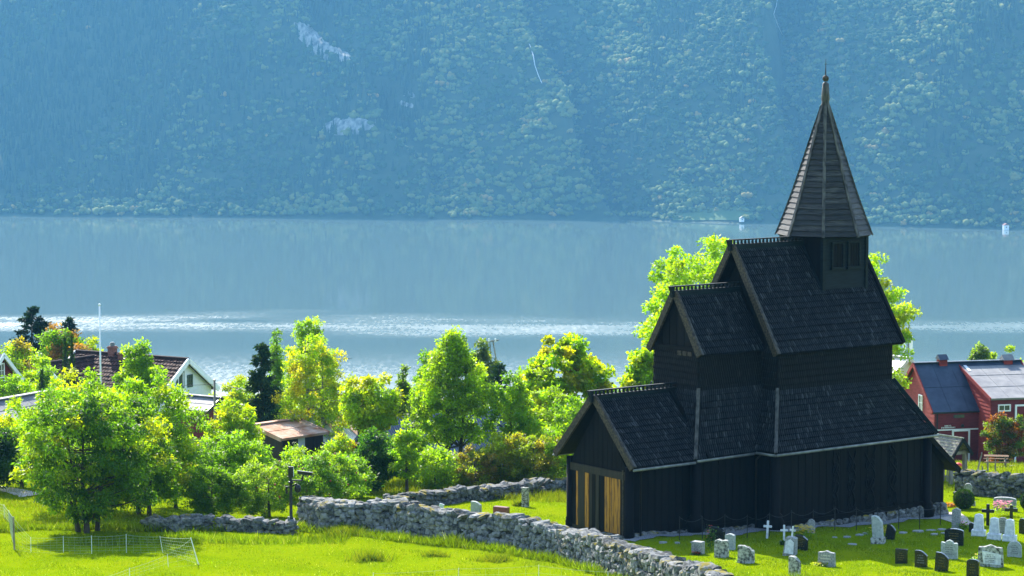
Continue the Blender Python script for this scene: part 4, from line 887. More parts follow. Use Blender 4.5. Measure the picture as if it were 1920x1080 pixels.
ball_bush('clipped_bush', 'round clipped dark green bush near the boulder wall', p, 36*s, 38*s, DEEP+GREEN[:1], 5200, 3)
p = ground(1926, 955); ball_bush('clipped_bush', 'clipped green bush at the right edge of the churchyard', p, 32*s, 26*s, DEEP, 3000, 4)

# ------------------------------------------------------------------ trees
def T(px, top, base_py, Y, wpx, **kw):
    """size from the picture: top row, width in pixels, standing on the ground at distance Y"""
    b = at(px, base_py, Y); b.z = gz(b.x, b.y); tp = at(px, top, Y); return dict(base=b, height=tp.z-b.z, width=wpx*Y/FPX, **kw)
tree('ash_tree', 'big green ash tree, leaves darkened as in shade, in front on the left meadow', **T(168, 712, 1004, 90.5, 285), cols=[(.045,.105,.018),(.060,.130,.014),(.085,.16,.010),(.13,.215,.009)], n=17000, leaf=.16, crown=(.10, 1.0), clumps=110, clump_r=.60, stems=4, seed=21, depth=4.8, accent=LIME+YELG, acc_p=.25, droop=.18, shape='round')  # dark leaf tints paint the shaded near side of the crown
tree('ash_tree', 'bright yellow green ash tree right behind the big front ash', **T(272, 702, 985, 96, 232), cols=LIME+GREEN, n=13000, leaf=.16, crown=(.08, 1.0), clumps=80, clump_r=.62, stems=2, seed=22, accent=YELG, acc_p=.25, droop=.15)
tree('ash_tree', 'bright ash tree behind the front ash, before the white house roof', **T(140, 690, 985, 99, 215), cols=LIME+YELG, n=9000, leaf=.16, crown=(.24, 1.0), clumps=56, clump_r=.62, stems=2, seed=23, droop=.15)
tree('ash_tree', 'bright round tree covering the eave of the white house', **T(264, 634, 800, 128, 84), cols=LIME+GREEN, n=5500, leaf=.20, crown=(.18, 1.0), clumps=34, clump_r=.62, seed=24, shape='egg')
tree('leafy_bush', 'green shrub at the left edge below the red house', **T(10, 690, 800, 122, 110), cols=GREEN+DEEP, n=4500, leaf=.18, crown=(.1, 1.0), clumps=30, clump_r=.62, seed=25, cat='shrub', shape='dome')
tree('leafy_bush', 'upright yellow green shrubs below the grey garage roof', **T(40, 770, 880, 108, 130), cols=LIME, n=6000, leaf=.17, crown=(.05, 1.0), clumps=40, clump_r=.5, seed=26, cat='shrub', shape='round')
tree('leafy_bush', 'dark shrub at the far left beside the meadow path', **T(-10, 800, 900, 106, 90), cols=DEEP, n=4000, leaf=.17, crown=(.05, 1.0), clumps=28, clump_r=.55, seed=126, cat='shrub', shape='dome')
spruce('spruce_tree', 'tall dark blue green spruce on the far left', (lambda b: b)(T(62, 566, 760, 165, 98)['base']), T(62, 566, 760, 165, 98)['height'], 98*165/FPX*3.0, [(.012,.035,.030),(.018,.045,.034)], 22000, 31)
b = T(131, 588, 760, 172, 40); spruce('spruce_tree', 'small spruce top behind the round tree on the left', b['base'], b['height'], b['width']*3.2, [(.012,.035,.030),(.018,.045,.034)], 11000, 32)
tree('round_tree', 'round green tree in front of the spruces', **T(118, 604, 780, 160, 92), cols=GREEN, n=5000, leaf=.24, crown=(.3, 1.0), clumps=36, clump_r=.75, seed=33, accent=[(.16,.09,.03),(.2,.1,.04)], acc_p=.25)
tree('round_tree', 'reddish brown autumn tree behind the clipped thuja pair', **T(150, 634, 780, 157, 60), cols=[(.15,.10,.03),(.11,.115,.02),(.19,.09,.03)], n=3500, leaf=.24, crown=(.25, 1.0), clumps=24, clump_r=.7, seed=34)
tree('round_tree', 'yellowing hedge tree left of the spruce, at the picture edge', **T(28, 640, 780, 150, 105), cols=LIME+[(.16,.13,.03)], n=5500, leaf=.22, crown=(.15, 1.0), clumps=38, clump_r=.7, seed=35)
tree('round_tree', 'orange tinged small tree behind the chimney', **T(176, 634, 760, 168, 34), cols=YELG+[(.2,.12,.03)], n=2200, leaf=.24, crown=(.25, 1.0), clumps=14, clump_r=.6, seed=36)
tree('leafy_bush', 'green garden shrubs between the red house and the white gable', **T(70, 662, 790, 144, 120), cols=LIME+GREEN, n=6500, leaf=.2, crown=(.08, 1.0), clumps=44, clump_r=.62, seed=37, cat='shrub')
b = T(124, 634, 780, 143, 20); thuja('thuja', 'left of the pair of dark clipped columnar thujas', b['base'], b['height'], b['width']*1.0, DEEP, 3200, 5, 1.25)
b = T(137, 632, 780, 143.6, 20); thuja('thuja', 'right of the pair of dark clipped columnar thujas', b['base'], b['height'], b['width']*1.0, DEEP, 3200, 6, 1.25)
b = T(80, 694, 800, 136, 22); thuja('thuja', 'single small conical thuja next to the white verge', b['base'], b['height'], b['width']*1.1, DEEP, 2600, 7, 1.3)
tree('leafy_bush', 'yellow green bush in front of the small thuja', **T(52, 712, 800, 132, 44), cols=LIME, n=2400, leaf=.17, crown=(.1, 1.0), clumps=16, clump_r=.5, seed=38, cat='shrub')
# middle row
pin = T(492, 636, 860, 126, 92); spruce('pine_tree', 'dark blue green pine left of the bright birch', pin['base'], pin['height'], pin['width']*1.6, [(.016,.050,.030),(.026,.066,.034),(.05,.085,.03)], 16000, 41, droop=.05)
tree('poplar_tree', 'slim green poplar beside the dark pine', **T(520, 618, 850, 133, 40), cols=GREEN, n=3500, leaf=.16, crown=(.15, 1.0), clumps=26, clump_r=.5, seed=42, shape='spire')
tree('poplar_tree', 'tall green poplar with twin tops behind the birch', **T(580, 590, 850, 137, 84), cols=GREEN+LIME, n=6500, leaf=.18, crown=(.2, 1.0), clumps=44, clump_r=.6, seed=43, shape='egg')
tree('birch_tree', 'big yellow green birch in the middle left', **T(590, 622, 860, 124, 138), cols=YELG+LIME, n=10000, leaf=.15, crown=(.12, 1.0), clumps=72, clump_r=.56, stems=2, seed=44, shape='egg', bark='bark_pale', accent=[(.30,.26,.012)], acc_p=.12, droop=.25)
tree('young_ash', 'young yellow green ash with forked stem before the rusty shed', **T(694, 706, 862, 112, 128), cols=LIME+YELG, n=5500, leaf=.19, crown=(.44, 1.0), clumps=36, clump_r=.55, stems=2, seed=45, shape='vase')
tree('young_ash', 'small slender grey green tree beside the water gap', **T(757, 674, 830, 124, 38), cols=[(.085,.14,.02),(.10,.15,.03)], n=2600, leaf=.17, crown=(.12, 1.0), clumps=20, clump_r=.42, seed=46, shape='spire')
tree('poplar_tree', 'half hidden poplar behind the tall central ash', **T(797, 660, 850, 126, 50), cols=GREEN, n=3200, leaf=.17, crown=(.15, 1.0), clumps=22, clump_r=.5, seed=47, shape='egg')
tree('young_ash', 'tallest central ash with feathery bright green crown', **T(850, 612, 890, 113, 186), cols=LIME+[(.10,.16,.010)], n=11000, leaf=.17, crown=(.20, 1.0), clumps=72, clump_r=.58, stems=2, seed=48, shape='cone', gap=.08)
tree('young_ash', 'narrow young ash with dark thin stem right of the tallest one', **T(956, 700, 890, 112, 92), cols=LIME+GREEN, n=4200, leaf=.16, crown=(.28, 1.0), clumps=34, clump_r=.45, seed=49, shape='egg')
spruce('pine_tree', 'dark conifer behind the pylon on the slope', T(936, 672, 850, 135, 60)['base'], T(936, 672, 850, 135, 60)['height'], 80*135/FPX, [(.020,.055,.026),(.035,.075,.026)], 5000, 50)
tree('round_tree', 'grey green willow beside the power pylon', **T(905, 640, 800, 185, 52), cols=[(.07,.10,.03),(.10,.12,.03)], n=3000, leaf=.3, crown=(.3, 1.0), clumps=20, clump_r=.7, seed=51, droop=.5)
tree('maple_tree', 'yellow maple with brown seed clusters near the church', **T(1058, 622, 850, 118, 168), cols=YELG+LIME+[(.28,.26,.010)], n=9000, leaf=.19, crown=(.22, 1.0), clumps=62, clump_r=.56, stems=1, seed=52, aspect=.8, accent=[(.30,.25,.01),(.22,.13,.02)], acc_p=.07, bark='bark_pale', fruit=(130, M['seed'] if 'seed' in M else M['worn_lit_edge'], .055))
tree('round_tree', 'grey green trees between the central ash and the maple', **T(990, 680, 850, 128, 90), cols=GREEN+[(.07,.11,.03)], n=4000, leaf=.2, crown=(.15, 1.0), clumps=28, clump_r=.6, seed=53)
tree('leafy_bush', 'pale green shrub thicket below the maple', **T(1030, 728, 850, 113, 120), cols=LIME+[(.12,.17,.04)], n=5500, leaf=.15, crown=(.05, 1.0), clumps=42, clump_r=.5, seed=54, cat='shrub')
tree('leafy_bush', 'leafy shrub against the left eave of the church', **T(1085, 745, 870, 108, 110), cols=GREEN+LIME, n=4200, leaf=.15, crown=(.05, 1.0), clumps=34, clump_r=.46, seed=55, cat='shrub')
tree('leafy_bush', 'brownish yellow bramble thicket left of the church gable', **T(1000, 808, 890, 108.5, 150), cols=[(.17,.20,.015),(.20,.17,.02),(.14,.19,.015)], n=5500, leaf=.12, crown=(.0, 1.0), clumps=46, clump_r=.38, seed=56, cat='shrub', shape='dome')
tree('leafy_bush', 'dry brown bramble patch beneath the tallest central ash', **T(890, 838, 900, 108, 130), cols=[(.17,.17,.025),(.14,.19,.018),(.17,.13,.03)], n=4200, leaf=.12, crown=(.0, 1.0), clumps=40, clump_r=.34, seed=57, cat='shrub', shape='dome')
tree('leafy_bush', 'dark green round elder bush in the middle of the row', **T(700, 808, 892, 106, 84), cols=[(.025,.075,.018),(.038,.095,.018)], n=4500, leaf=.15, crown=(.02, 1.0), clumps=34, clump_r=.42, seed=58, cat='bush', shape='dome')
tree('young_ash', 'bright little sapling tied to a stake', **T(763, 790, 898, 105, 50), cols=LIME, n=2200, leaf=.15, crown=(.25, 1.0), clumps=18, clump_r=.34, seed=59, shape='egg')
tree('leafy_bush', 'yellow tinged shrub between the rusty shed and the elder', **T(640, 812, 880, 108, 56), cols=YELG+LIME, n=2600, leaf=.14, crown=(.05, 1.0), clumps=28, clump_r=.42, seed=60, cat='shrub', accent=[(.32,.16,.02)], acc_p=.18)
tree('young_ash', 'bright bushy ash left of the rusty shed roof', **T(440, 748, 905, 107, 100), cols=LIME+YELG, n=6000, leaf=.17, crown=(.12, 1.0), clumps=42, clump_r=.52, seed=61)
tree('leafy_bush', 'grey green shrub standing between the ash and the apple bush', **T(430, 806, 930, 101, 150), cols=GREEN+LIME[:1], n=7000, leaf=.14, crown=(.03, 1.0), clumps=48, clump_r=.45, seed=62, cat='shrub', shape='dome')
tree('leafy_bush', 'rounded dark shrub behind the low broken wall', **T(398, 876, 985, 95, 118), cols=[(.06,.125,.014),(.085,.16,.012),(.12,.20,.012)], n=5500, leaf=.12, crown=(.05, 1.0), clumps=44, clump_r=.36, seed=63, cat='shrub', shape='dome')
tree('apple_bush', 'apple bush with red apples behind the camera post', **T(600, 846, 950, 97, 150), cols=[(.075,.15,.014),(.10,.185,.014),(.15,.22,.02)], n=8000, leaf=.11, crown=(.02, 1.0), clumps=62, clump_r=.36, seed=64, cat='bush', shape='dome', fruit=(90, M['apple'], .04))
tree('apple_bush', 'pale leaved apple bush left of the camera post', **T(505, 862, 980, 95.5, 140), cols=[(.085,.155,.014),(.125,.205,.02),(.16,.23,.03)], n=7000, leaf=.11, crown=(.02, 1.0), clumps=56, clump_r=.36, seed=65, cat='bush', shape='dome', fruit=(40, M['apple'], .04))
tree('leafy_bush', 'bright shrubs behind the pole and the small red shed', **T(440, 704, 800, 150, 120), cols=LIME+YELG, n=5000, leaf=.2, crown=(.05, 1.0), clumps=36, clump_r=.6, seed=66, cat='shrub')
tree('leafy_bush', 'green scrub filling the slope behind the corrugated roof', **T(760, 735, 830, 138, 220), cols=GREEN+LIME, n=7000, leaf=.2, crown=(.05, 1.0), clumps=56, clump_r=.6, seed=67, cat='shrub')
tree('leafy_bush', 'dark scrub behind the rusty shed', **T(560, 760, 830, 132, 190), cols=DEEP+GREEN, n=6000, leaf=.2, crown=(.05, 1.0), clumps=46, clump_r=.6, seed=68, cat='shrub')
for k, (px, top, bpy_, Y, w, cl, lab) in enumerate(((560, 838, 905, 105, 110, LIME, 'bright low shrub in front of the rusty shed'), (655, 850, 905, 103, 90, GREEN, 'low green shrub left of the elder bush'), (815, 838, 898, 107, 90, LIME, 'bright undergrowth left of the tallest central ash'), (945, 820, 890, 109, 110, YELG, 'yellow green undergrowth around the narrow young ash'), (330, 800, 960, 99, 130, GREEN, 'green shrub filling the gap right of the front ash'), (770, 800, 880, 112, 80, LIME, 'bright shrub behind the staked sapling'), (1010, 775, 880, 111, 110, LIME, 'leafy bright shrub below the maple'), (648, 722, 850, 129, 80, LIME, 'light green tree between the birch and the forked ash'))):
    tree('leafy_bush', lab, **T(px, top, bpy_, Y, w), cols=cl, n=3200, leaf=.15, crown=(.02, 1.0), clumps=24, clump_r=.5, seed=200+k, cat='shrub', shape='dome' if top > 740 else 'egg')
# behind the church
tree('ash_tree', 'great bright lime green ash behind the church roofs', **T(1322, 434, 850, 117, 292), cols=LIME+[(.21,.29,.010)], n=25000, leaf=.19, crown=(.10, 1.0), clumps=130, clump_r=.72, stems=2, seed=71, depth=6.5, droop=.15, shape='round')
tree('maple_tree', 'yellow green maple low at the left of the choir', **T(1205, 650, 850, 112, 92), cols=YELG+LIME, n=6500, leaf=.17, crown=(.08, 1.0), clumps=44, clump_r=.5, seed=72, aspect=.8, accent=[(.22,.14,.02)], acc_p=.05)
tree('ash_tree', 'yellowish tree showing right of the church roof', **T(1632, 478, 850, 118, 152), cols=YELG+LIME, n=8500, leaf=.19, crown=(.25, 1.0), clumps=54, clump_r=.62, seed=73)
tree('willow_tree', 'drooping pale willow beyond the barn ridge', **T(1837, 636, 760, 165, 44), cols=[(.08,.13,.03),(.10,.14,.03)], n=3000, leaf=.22, crown=(.2, 1.0), clumps=20, clump_r=.55, seed=74, droop=.7)
tree('leafy_bush', 'yellow green tree top beyond the right barn ridge', **T(1888, 652, 760, 165, 56), cols=YELG, n=3000, leaf=.22, crown=(.2, 1.0), clumps=20, clump_r=.55, seed=75)
tree('leafy_bush', 'small yellow bush beside the willow behind the barn', **T(1860, 660, 760, 166, 24), cols=YELG, n=1500, leaf=.22, crown=(.2, 1.0), clumps=10, clump_r=.5, seed=76)

# ------------------------------------------------------------------ buildings
def local(e, p): return e.matrix_basis.inverted() @ Vector(p)
def gable_house(name, label, origin, ang, length, half, eave, ridge, ground_z, wall, roofm, verge, over=.25, cat='house', vt=.07, vh=.2, clap=True, roof_kind=None, gable_only=False):
    """local x runs along the ridge from the near gable (x=0); z is measured in the world"""
    e = empty(name, (origin[0], origin[1], 0), ang); tag(e, label, cat)
    m = MB(); g = ground_z
    m.add([(0,-half,g),(length,-half,g),(length,half,g),(0,half,g),(0,-half,eave),(length,-half,eave),(length,half,eave),(0,half,eave),(0,0,ridge-.12),(length,0,ridge-.12)],
          [(0,1,5,4),(2,3,7,6),(3,0,4,8,7),(1,2,6,9,5)]); w = m.build('wall', wall, e)
    if clap:      # lapped boards, one by one on the two visible faces
        n = int((ridge-g)/.24)
        for k in range(n):
            z = g+.1+k*.24
            if z+.2 < eave:
                b = MB(); b.hexa([(0,-half-.035,z),(length,-half-.035,z),(length,-half,z),(0,-half,z)], [(0,-half-.012,z+.235),(length,-half-.012,z+.235),(length,-half,z+.235),(0,-half,z+.235)]); b.build('board', wall, w)
            f = lambda zz: half if zz <= eave else half*(ridge-.12-zz)/(ridge-.12-eave)
            a0, a1 = f(z), f(z+.235)
            if a1 > .05:
                b = MB(); b.hexa([(-.035,a0,z),(-.035,-a0,z),(0,-a0,z),(0,a0,z)], [(-.012,a1,z+.235),(-.012,-a1,z+.235),(0,-a1,z+.235),(0,a1,z+.235)]); b.build('board', wall, w)
    sl = (ridge-eave)/half; d = MB(); ez = eave-sl*over; eh = half+over
    for sg in (-1, 1):
        q = [(-over,-eh*1.0,ez),(length+over,-eh,ez),(length+over,0,ridge),(-over,0,ridge)] if sg < 0 else [(length+over,eh,ez),(-over,eh,ez),(-over,0,ridge),(length+over,0,ridge)]
        slab(d, *q, th=.09)
    rf_ = d.build('roof', roofm, e)
    for sg in (-1, 1):
        nx = Vector((0, sg*(ridge-eave), half)).normalized()
        for x in (-over-.02, length+over+.02):
            b = MB(); b.bar(Vector((x, sg*eh, ez))-nx*.03, Vector((x, 0, ridge))-nx*.03, vt, vh, nx); b.build('verge_board', verge, rf_)
    if roof_kind == 'tile':
        t = MB()
        for sg in (-1, 1):
            q = [(-over,-eh,ez),(length+over,-eh,ez),(length+over,0,ridge),(-over,0,ridge)] if sg < 0 else [(length+over,eh,ez),(-over,eh,ez),(-over,0,ridge),(length+over,0,ridge)]
            shingles(t, *q, rh=.34, w=.24, lift=.06, streak=.4, pointed=False)
        o = t.build('tiles', M['tile'], rf_); o['kind'] = 'stuff'
        b = MB(); b.tube([(-over,0,ridge+.05),(length+over,0,ridge+.05)], .10, 8); b.build('ridge_tiles', M['tile'], rf_)
    elif roof_kind == 'sheet':
        sh = Vector((0,-(ridge-ez),eh)).normalized()
        for sg in (-1, 1):
            n = int((length+2*over)/.95)
            for k in range(n):
                x0 = -over+(length+2*over)*k/n+.01; x1 = -over+(length+2*over)*(k+1)/n-.01; nx = Vector((0, sg*(ridge-ez), eh)).normalized()
                for j in range(2):
                    t0, t1 = j/2, (j+1)/2+.01; b = MB(); A = Vector((x0, sg*eh*(1-t0), ez+(ridge-ez)*t0))+nx*.03; B = Vector((x1, sg*eh*(1-t0), ez+(ridge-ez)*t0))+nx*.03; C = Vector((x1, sg*eh*(1-t1), ez+(ridge-ez)*t1))+nx*.012; D = Vector((x0, sg*eh*(1-t1), ez+(ridge-ez)*t1))+nx*.012
                    b.hexa([A-nx*.012, B-nx*.012, C-nx*.012, D-nx*.012], [A, B, C, D]); b.build('roof_sheet', roofm, rf_)
        b = MB(); b.bar((-over,0,ridge+.05),(length+over,0,ridge+.05),.34,.05); b.build('ridge_cap', roofm, rf_)
    elif roof_kind == 'corrugated':
        cg = MB(); n = int((length+2*over)/.07)
        for sg in (-1, 1):
            nx = Vector((0, sg*(ridge-ez), eh)).normalized(); o = len(cg.v)
            for k in range(n+1):
                x = -over+(length+2*over)*k/n; h = .05+.018*math.cos(k*math.pi)
                cg.v += [tuple(Vector((x, sg*eh, ez))+nx*h), tuple(Vector((x, 0, ridge))+nx*h)]
            cg.f += [(o+2*k, o+2*k+2, o+2*k+3, o+2*k+1) for k in range(n)]
        q = cg.build('corrugation', roofm, rf_); q['kind'] = 'stuff'
    return e
def window(parent, face, u, z, w, h, frame, pane=None, nx=2, nz=2, half=0, depth=.05, trim=.07, label=None):
    """face 'side' = plane y=-half, 'gable' = plane x=0"""
    fr = MB(); gl = MB(); d = depth
    def bx(m, a0, a1, z0, z1, t0, t1):
        if face == 'side': m.box((a0, -half-t1, z0), (a1, -half-t0, z1))
        else: m.box((-t1, a0, z0), (-t0, a1, z1))
    for a, b, c, e_ in ((u-w/2-trim, u-w/2, z-h/2-trim, z+h/2+trim), (u+w/2, u+w/2+trim, z-h/2-trim, z+h/2+trim), (u-w/2, u+w/2, z+h/2, z+h/2+trim), (u-w/2, u+w/2, z-h/2-trim, z-h/2)): bx(fr, a, b, c, e_, .0, d+.03)
    for k in range(1, nx): q = u-w/2+w*k/nx; bx(fr, q-.02, q+.02, z-h/2, z+h/2, .0, d+.02)
    for k in range(1, nz): q = z-h/2+h*k/nz; bx(fr, u-w/2, u+w/2, q-.015, q+.015, .0, d+.015)
    o = fr.build('window', frame, parent)
    for i in range(nx):
        for j in range(nz):
            g = MB(); bx(g, u-w/2+w*i/nx+.02, u-w/2+w*(i+1)/nx-.02, z-h/2+h*j/nz+.015, z-h/2+h*(j+1)/nz-.015, .0, d); g.build('pane', M['glass'], o)
    return o
# --- red barn with the blue roof: ridge runs to the right, gable faces left
ap = at(1718.7, 681.5, 139); ev = at(1755.7, 775, 136.2); dv = Vector((ev.x-ap.x, ev.y-ap.y, 0)); hw = dv.length; ang = math.atan2(dv.y, dv.x)+math.pi/2
gzB = gz(24.5, 136)-.3
barn = gable_house('red_barn', 'small red barn with dark blue roof and sunlit gable', (ap.x, ap.y), ang, 6.2, hw-.22, ev.z+.2, ap.z, gzB, M['red'], M['blue_roof'], M['red'], .2, 'barn', roof_kind='sheet')
bh = hw-.22
window(barn, 'gable', -.75, ap.z-2.15, .42, .78, M['cream_paint'] if 'cream_paint' in M else M['white'], nx=2, nz=2, trim=.06)
m = MB(); m.box((.0,-bh-.05,gzB),(2.95,-bh-.008,ev.z+.1)); fw = m.build('front_wall', M['maroon_shaded'], barn)  # darker red here paints the shade on this side of the barn
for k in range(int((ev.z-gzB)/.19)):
    b = MB(); z = gzB+k*.19; b.hexa([(.02,-bh-.085,z),(2.93,-bh-.085,z),(2.93,-bh-.05,z),(.02,-bh-.05,z)], [(.02,-bh-.06,z+.185),(2.93,-bh-.06,z+.185),(2.93,-bh-.05,z+.185),(.02,-bh-.05,z+.185)]); b.build('board', M['maroon_shaded'], fw)
m = MB(); m.box((1.1,-bh-.10,ev.z-.32),(1.75,-bh-.06,ev.z-.14)); m.build('window_slot', M['glass'], barn)
zd = at(1806, 812, 136).z; zl = at(1800, 808.5, 136).z
m = MB(); m.box((.02,-bh-.11,zl-.03),(2.6,-bh-.06,zl+.04)); m.build('white_rail', M['white'], barn)
m = MB(); m.box((1.02,-bh-.13,gzB),(1.12,-bh-.06,zd)); m.box((2.0,-bh-.13,gzB),(2.10,-bh-.06,zd)); m.box((1.02,-bh-.13,zd),(2.10,-bh-.06,zd+.10)); df = m.build('door_frame', M['white'], barn)
m = MB(); m.box((1.13,-bh-.10,gzB),(1.99,-bh-.06,zd)); m.build('door', M['maroon_shaded'], df)
m = MB(); m.box((.08,-bh-.10,gzB),(.16,-bh-.05,ev.z)); m.build('downpipe', M['dark_metal'], barn)
zsn = at(1783, 804, 136).z; m = MB()
for row, (a, b) in enumerate(((.56,.98),(.36,1.2))):
    x = a; rr = random.Random(row)
    while x < b:
        cwid = rr.uniform(.030, .045); z = zsn+.06-row*.10; m.box((x, -bh-.125, z), (x+.010, -bh-.10, z+.075))
        if rr.random() < .75: m.box((x, -bh-.125, z+.060), (x+cwid*.75, -bh-.10, z+.075))
        if rr.random() < .6: m.box((x, -bh-.125, z), (x+cwid*.75, -bh-.10, z+.014))
        if rr.random() < .6: m.box((x+cwid*.6, -bh-.125, z), (x+cwid*.6+.010, -bh-.10, z+.075))
        x += cwid+.014
m.build('sign_lettering', M['white'], barn)
m = MB(); m.lathe([(.01,0),(.09,.03),(.10,.12),(.04,.2)], 10); q = m.build('wall_lamp', M['dark_metal'], barn); q.location = (1.62, -bh-.18, zsn-.02)
def cupola(x, rm, lab=None):
    z = ap.z; m = MB(); m.box((x-.24,-.22,z-.25),(x+.24,.22,z+.24)); c = m.build('cupola', M['red'], barn); m = MB(); m.prism([(-.36,.20),(.36,.20),(.0,.48)], -.28, .28); q = m.build('cupola_roof', rm, c); q.location = (x, 0, z); q.rotation_euler[2] = math.pi/2
    m = MB()
    for k in range(3): m.box((x-.2,-.235,z-.05+k*.09),(x+.2,-.222,z-.0+k*.09))
    m.build('louvre', M['maroon_shaded'], c)
cupola(1.55, M['blue_roof'])
# --- wider grey-roofed annex to the right, standing forward of the barn
ux = Vector((math.cos(ang), math.sin(ang), 0)); uy = Vector((-math.sin(ang), math.cos(ang), 0)); ao = at(1800, 684, 139.6); an = empty('red_barn', (ao.x, ao.y, 0), ang); tag(an, 'wide red barn with pale grey roof and white trimmed door at the right edge', 'barn')
kz = 4.46; rz0 = ao.z; ez0 = at(1862, 748, 135.3).z; La = 6.5
m = MB(); m.add([(0,-kz+.2,gzB-.4),(La,-kz+.2,gzB-.4),(La,1.5,gzB-.4),(0,1.5,gzB-.4),(0,-kz+.2,ez0-.02),(La,-kz+.2,ez0-.02),(La,1.5,rz0-.5),(0,1.5,rz0-.5),(0,0,rz0-.1),(La,0,rz0-.1)], [(0,1,5,4),(2,3,7,6),(3,0,4,8,7),(1,2,6,9,5)]); aw = m.build('wall', M['red'], an)
for k in range(26):
    z = gzB-.3+k*.2
    f = lambda zz: kz-.2 if zz < ez0 else max(0, (kz-.2)*(rz0-.1-zz)/(rz0-.1-ez0))
    if f(z+.19) > .05:
        b = MB(); b.hexa([(-.035,0,z),(-.035,-f(z),z),(0,-f(z),z),(0,0,z)], [(-.010,0,z+.195),(-.010,-f(z+.195),z+.195),(0,-f(z+.195),z+.195),(0,0,z+.195)]); b.build('board', M['red'], aw)
    if z < ez0-.25:
        b = MB(); b.hexa([(0,-kz+.165,z),(La,-kz+.165,z),(La,-kz+.2,z),(0,-kz+.2,z)], [(0,-kz+.19,z+.195),(La,-kz+.19,z+.195),(La,-kz+.2,z+.195),(0,-kz+.2,z+.195)]); b.build('board', M['maroon_shaded'], aw)  # front boards take the darker red as painted shade
m = MB(); slab(m, (-.1,-kz,ez0),(La,-kz,ez0),(La,0,rz0),(-.1,0,rz0), .08); slab(m, (La,2,rz0-.8),(-.1,2,rz0-.8),(-.1,0,rz0),(La,0,rz0), .08); ar = m.build('roof', M['grey_roof'], an)
nx = Vector((0,-(rz0-ez0),kz)).normalized()
for k in range(6):
    for j in range(3):
        t0, t1 = j/3, (j+1)/3+.01; x0, x1 = -.1+k*1.1+.008, -.1+(k+1)*1.1-.008; A, B, C, D = [Vector((x, -kz*(1-t), ez0+(rz0-ez0)*t)) + nx*h for x, t, h in ((x0,t0,.03),(x1,t0,.03),(x1,t1,.01),(x0,t1,.01))]; b = MB(); b.hexa([A-nx*.012,B-nx*.012,C-nx*.012,D-nx*.012],[A,B,C,D]); b.build('roof_sheet', M['grey_roof'], ar)
m = MB(); m.bar((-.12,-kz,ez0-.03),(-.12,0,rz0-.03),.05,.2,nx); m.build('verge_board', M['red'], ar)
m = MB(); A = [Vector((x, -kz*(1-t), ez0+(rz0-ez0)*t))+nx*.045 for x, t in ((.12,.80),(.30,.80),(.30,.98),(.12,.98))]; m.hexa([q-nx*.01 for q in A], A); m.build('pale_patch', M['white'], ar)
zw = at(1882, 767.5, 135).z; ow = an
xw = 0.78; window(an, 'side', xw, zw, .62, .26, M['white'], nx=2, nz=1, half=kz-.2, trim=.07)
zt = at(1900, 762, 135).z; m = MB(); m.box((1.42,-kz+.10,gzB-.4),(1.52,-kz+.17,zt)); m.box((1.52,-kz+.10,zt-.1),(3.2,-kz+.17,zt)); df = m.build('door_frame', M['white'], an)
m = MB(); m.box((1.52,-kz+.12,gzB-.4),(3.2,-kz+.16,zt-.1)); m.build('door', M['maroon_shaded'], df)
x = 2.9; m = MB(); m.box((x-.26,-.22,rz0-.2),(x+.26,.22,rz0+.26)); c = m.build('cupola', M['red'], an); m = MB(); m.prism([(-.36,.22),(.36,.22),(0,.52)], -.33, .33); q = m.build('cupola_roof', M['grey_roof'], c); q.location = (x, 0, rz0); q.rotation_euler[2] = math.pi/2
tree('creeper', 'green and red creeper climbing over the barn front', **T(1888, 770, 868, 132.3, 80), cols=[(.07,.11,.012),(.05,.09,.014),(.14,.10,.02),(.15,.05,.02)], n=6000, leaf=.13, crown=(.0, 1.0), clumps=52, clump_r=.36, seed=81, cat='creeper', depth=1.1, shape='dome')
# pale roof behind and antenna
e = gable_house('pale_roofed_house', 'house with pale sheet roof half hidden behind the church', tuple(at(1698, 671, 150))[:2], R(128), 5, 1.9, at(1720, 712, 150).z, at(1695, 671, 150).z, gz(23, 150)-1, M['cream'], M['pale_roof'], M['pale_roof'], .3, roof_kind='sheet', clap=False)
a0 = at(1702, 720, 160); am = empty('antenna_mast', (a0.x, a0.y, gz(a0.x, a0.y))); tag(am, 'white panel antenna mast behind the church roof edge', 'mast'); zb = gz(a0.x, a0.y); za_ = at(1702, 612, 160).z
m = MB(); m.tube([(0,0,0),(0,0,za_-zb)], .05, 8); m.build('pole', M['gutter'], am)
for dx, t0, t1 in ((-.26, 636, 668), (.17, 629, 660)):
    m = MB(); m.box((dx-.10,-.14,at(0,t1,160).z-zb),(dx+.10,-.04,at(0,t0,160).z-zb)); m.build('panel_antenna', M['white'], am)
# --- white house on the left
hA = at(345, 674, 150); rd = Vector((-.866, .5, 0)); hang = math.atan2(rd.y, rd.x)
zE = at(390, 732, 152.5).z
wh = gable_house('white_house', 'white wooden house with red tiled roof among the trees', (hA.x, hA.y), hang, 8.2, 2.7, zE+.35, hA.z, gz(hA.x, hA.y)-1.5, M['white'], M['tile'], M['white'], .35, vt=.1, vh=.3, roof_kind='tile')
def gw(px, py):      # point on the gable plane -> local y, z
    best = None
    for Y in np.linspace(146, 155, 400):
        q = at(px, py, Y); l = Vector((q.x-hA.x, q.y-hA.y, 0)); x = l.dot(rd)
        if best is None or abs(x) < best[0]: best = (abs(x), l.dot(Vector((-rd.y, rd.x, 0))), q.z)
    return best[1], best[2]
y1, z1 = gw(337, 712); window(wh, 'gable', y1, z1, .55, .85, M['green_trim'], nx=2, nz=3, trim=.10)
m = MB(); m.box((-.095, y1-.27, z1-.43), (-.04, y1-.20, z1+.43)); m.box((-.095, y1+.20, z1-.43), (-.04, y1+.27, z1+.43)); m.build('window_casing', M['white'], wh)
y2, z2 = gw(355, 714); window(wh, 'gable', y2, z2, .36, .62, M['green_trim'], nx=2, nz=3, trim=.08)
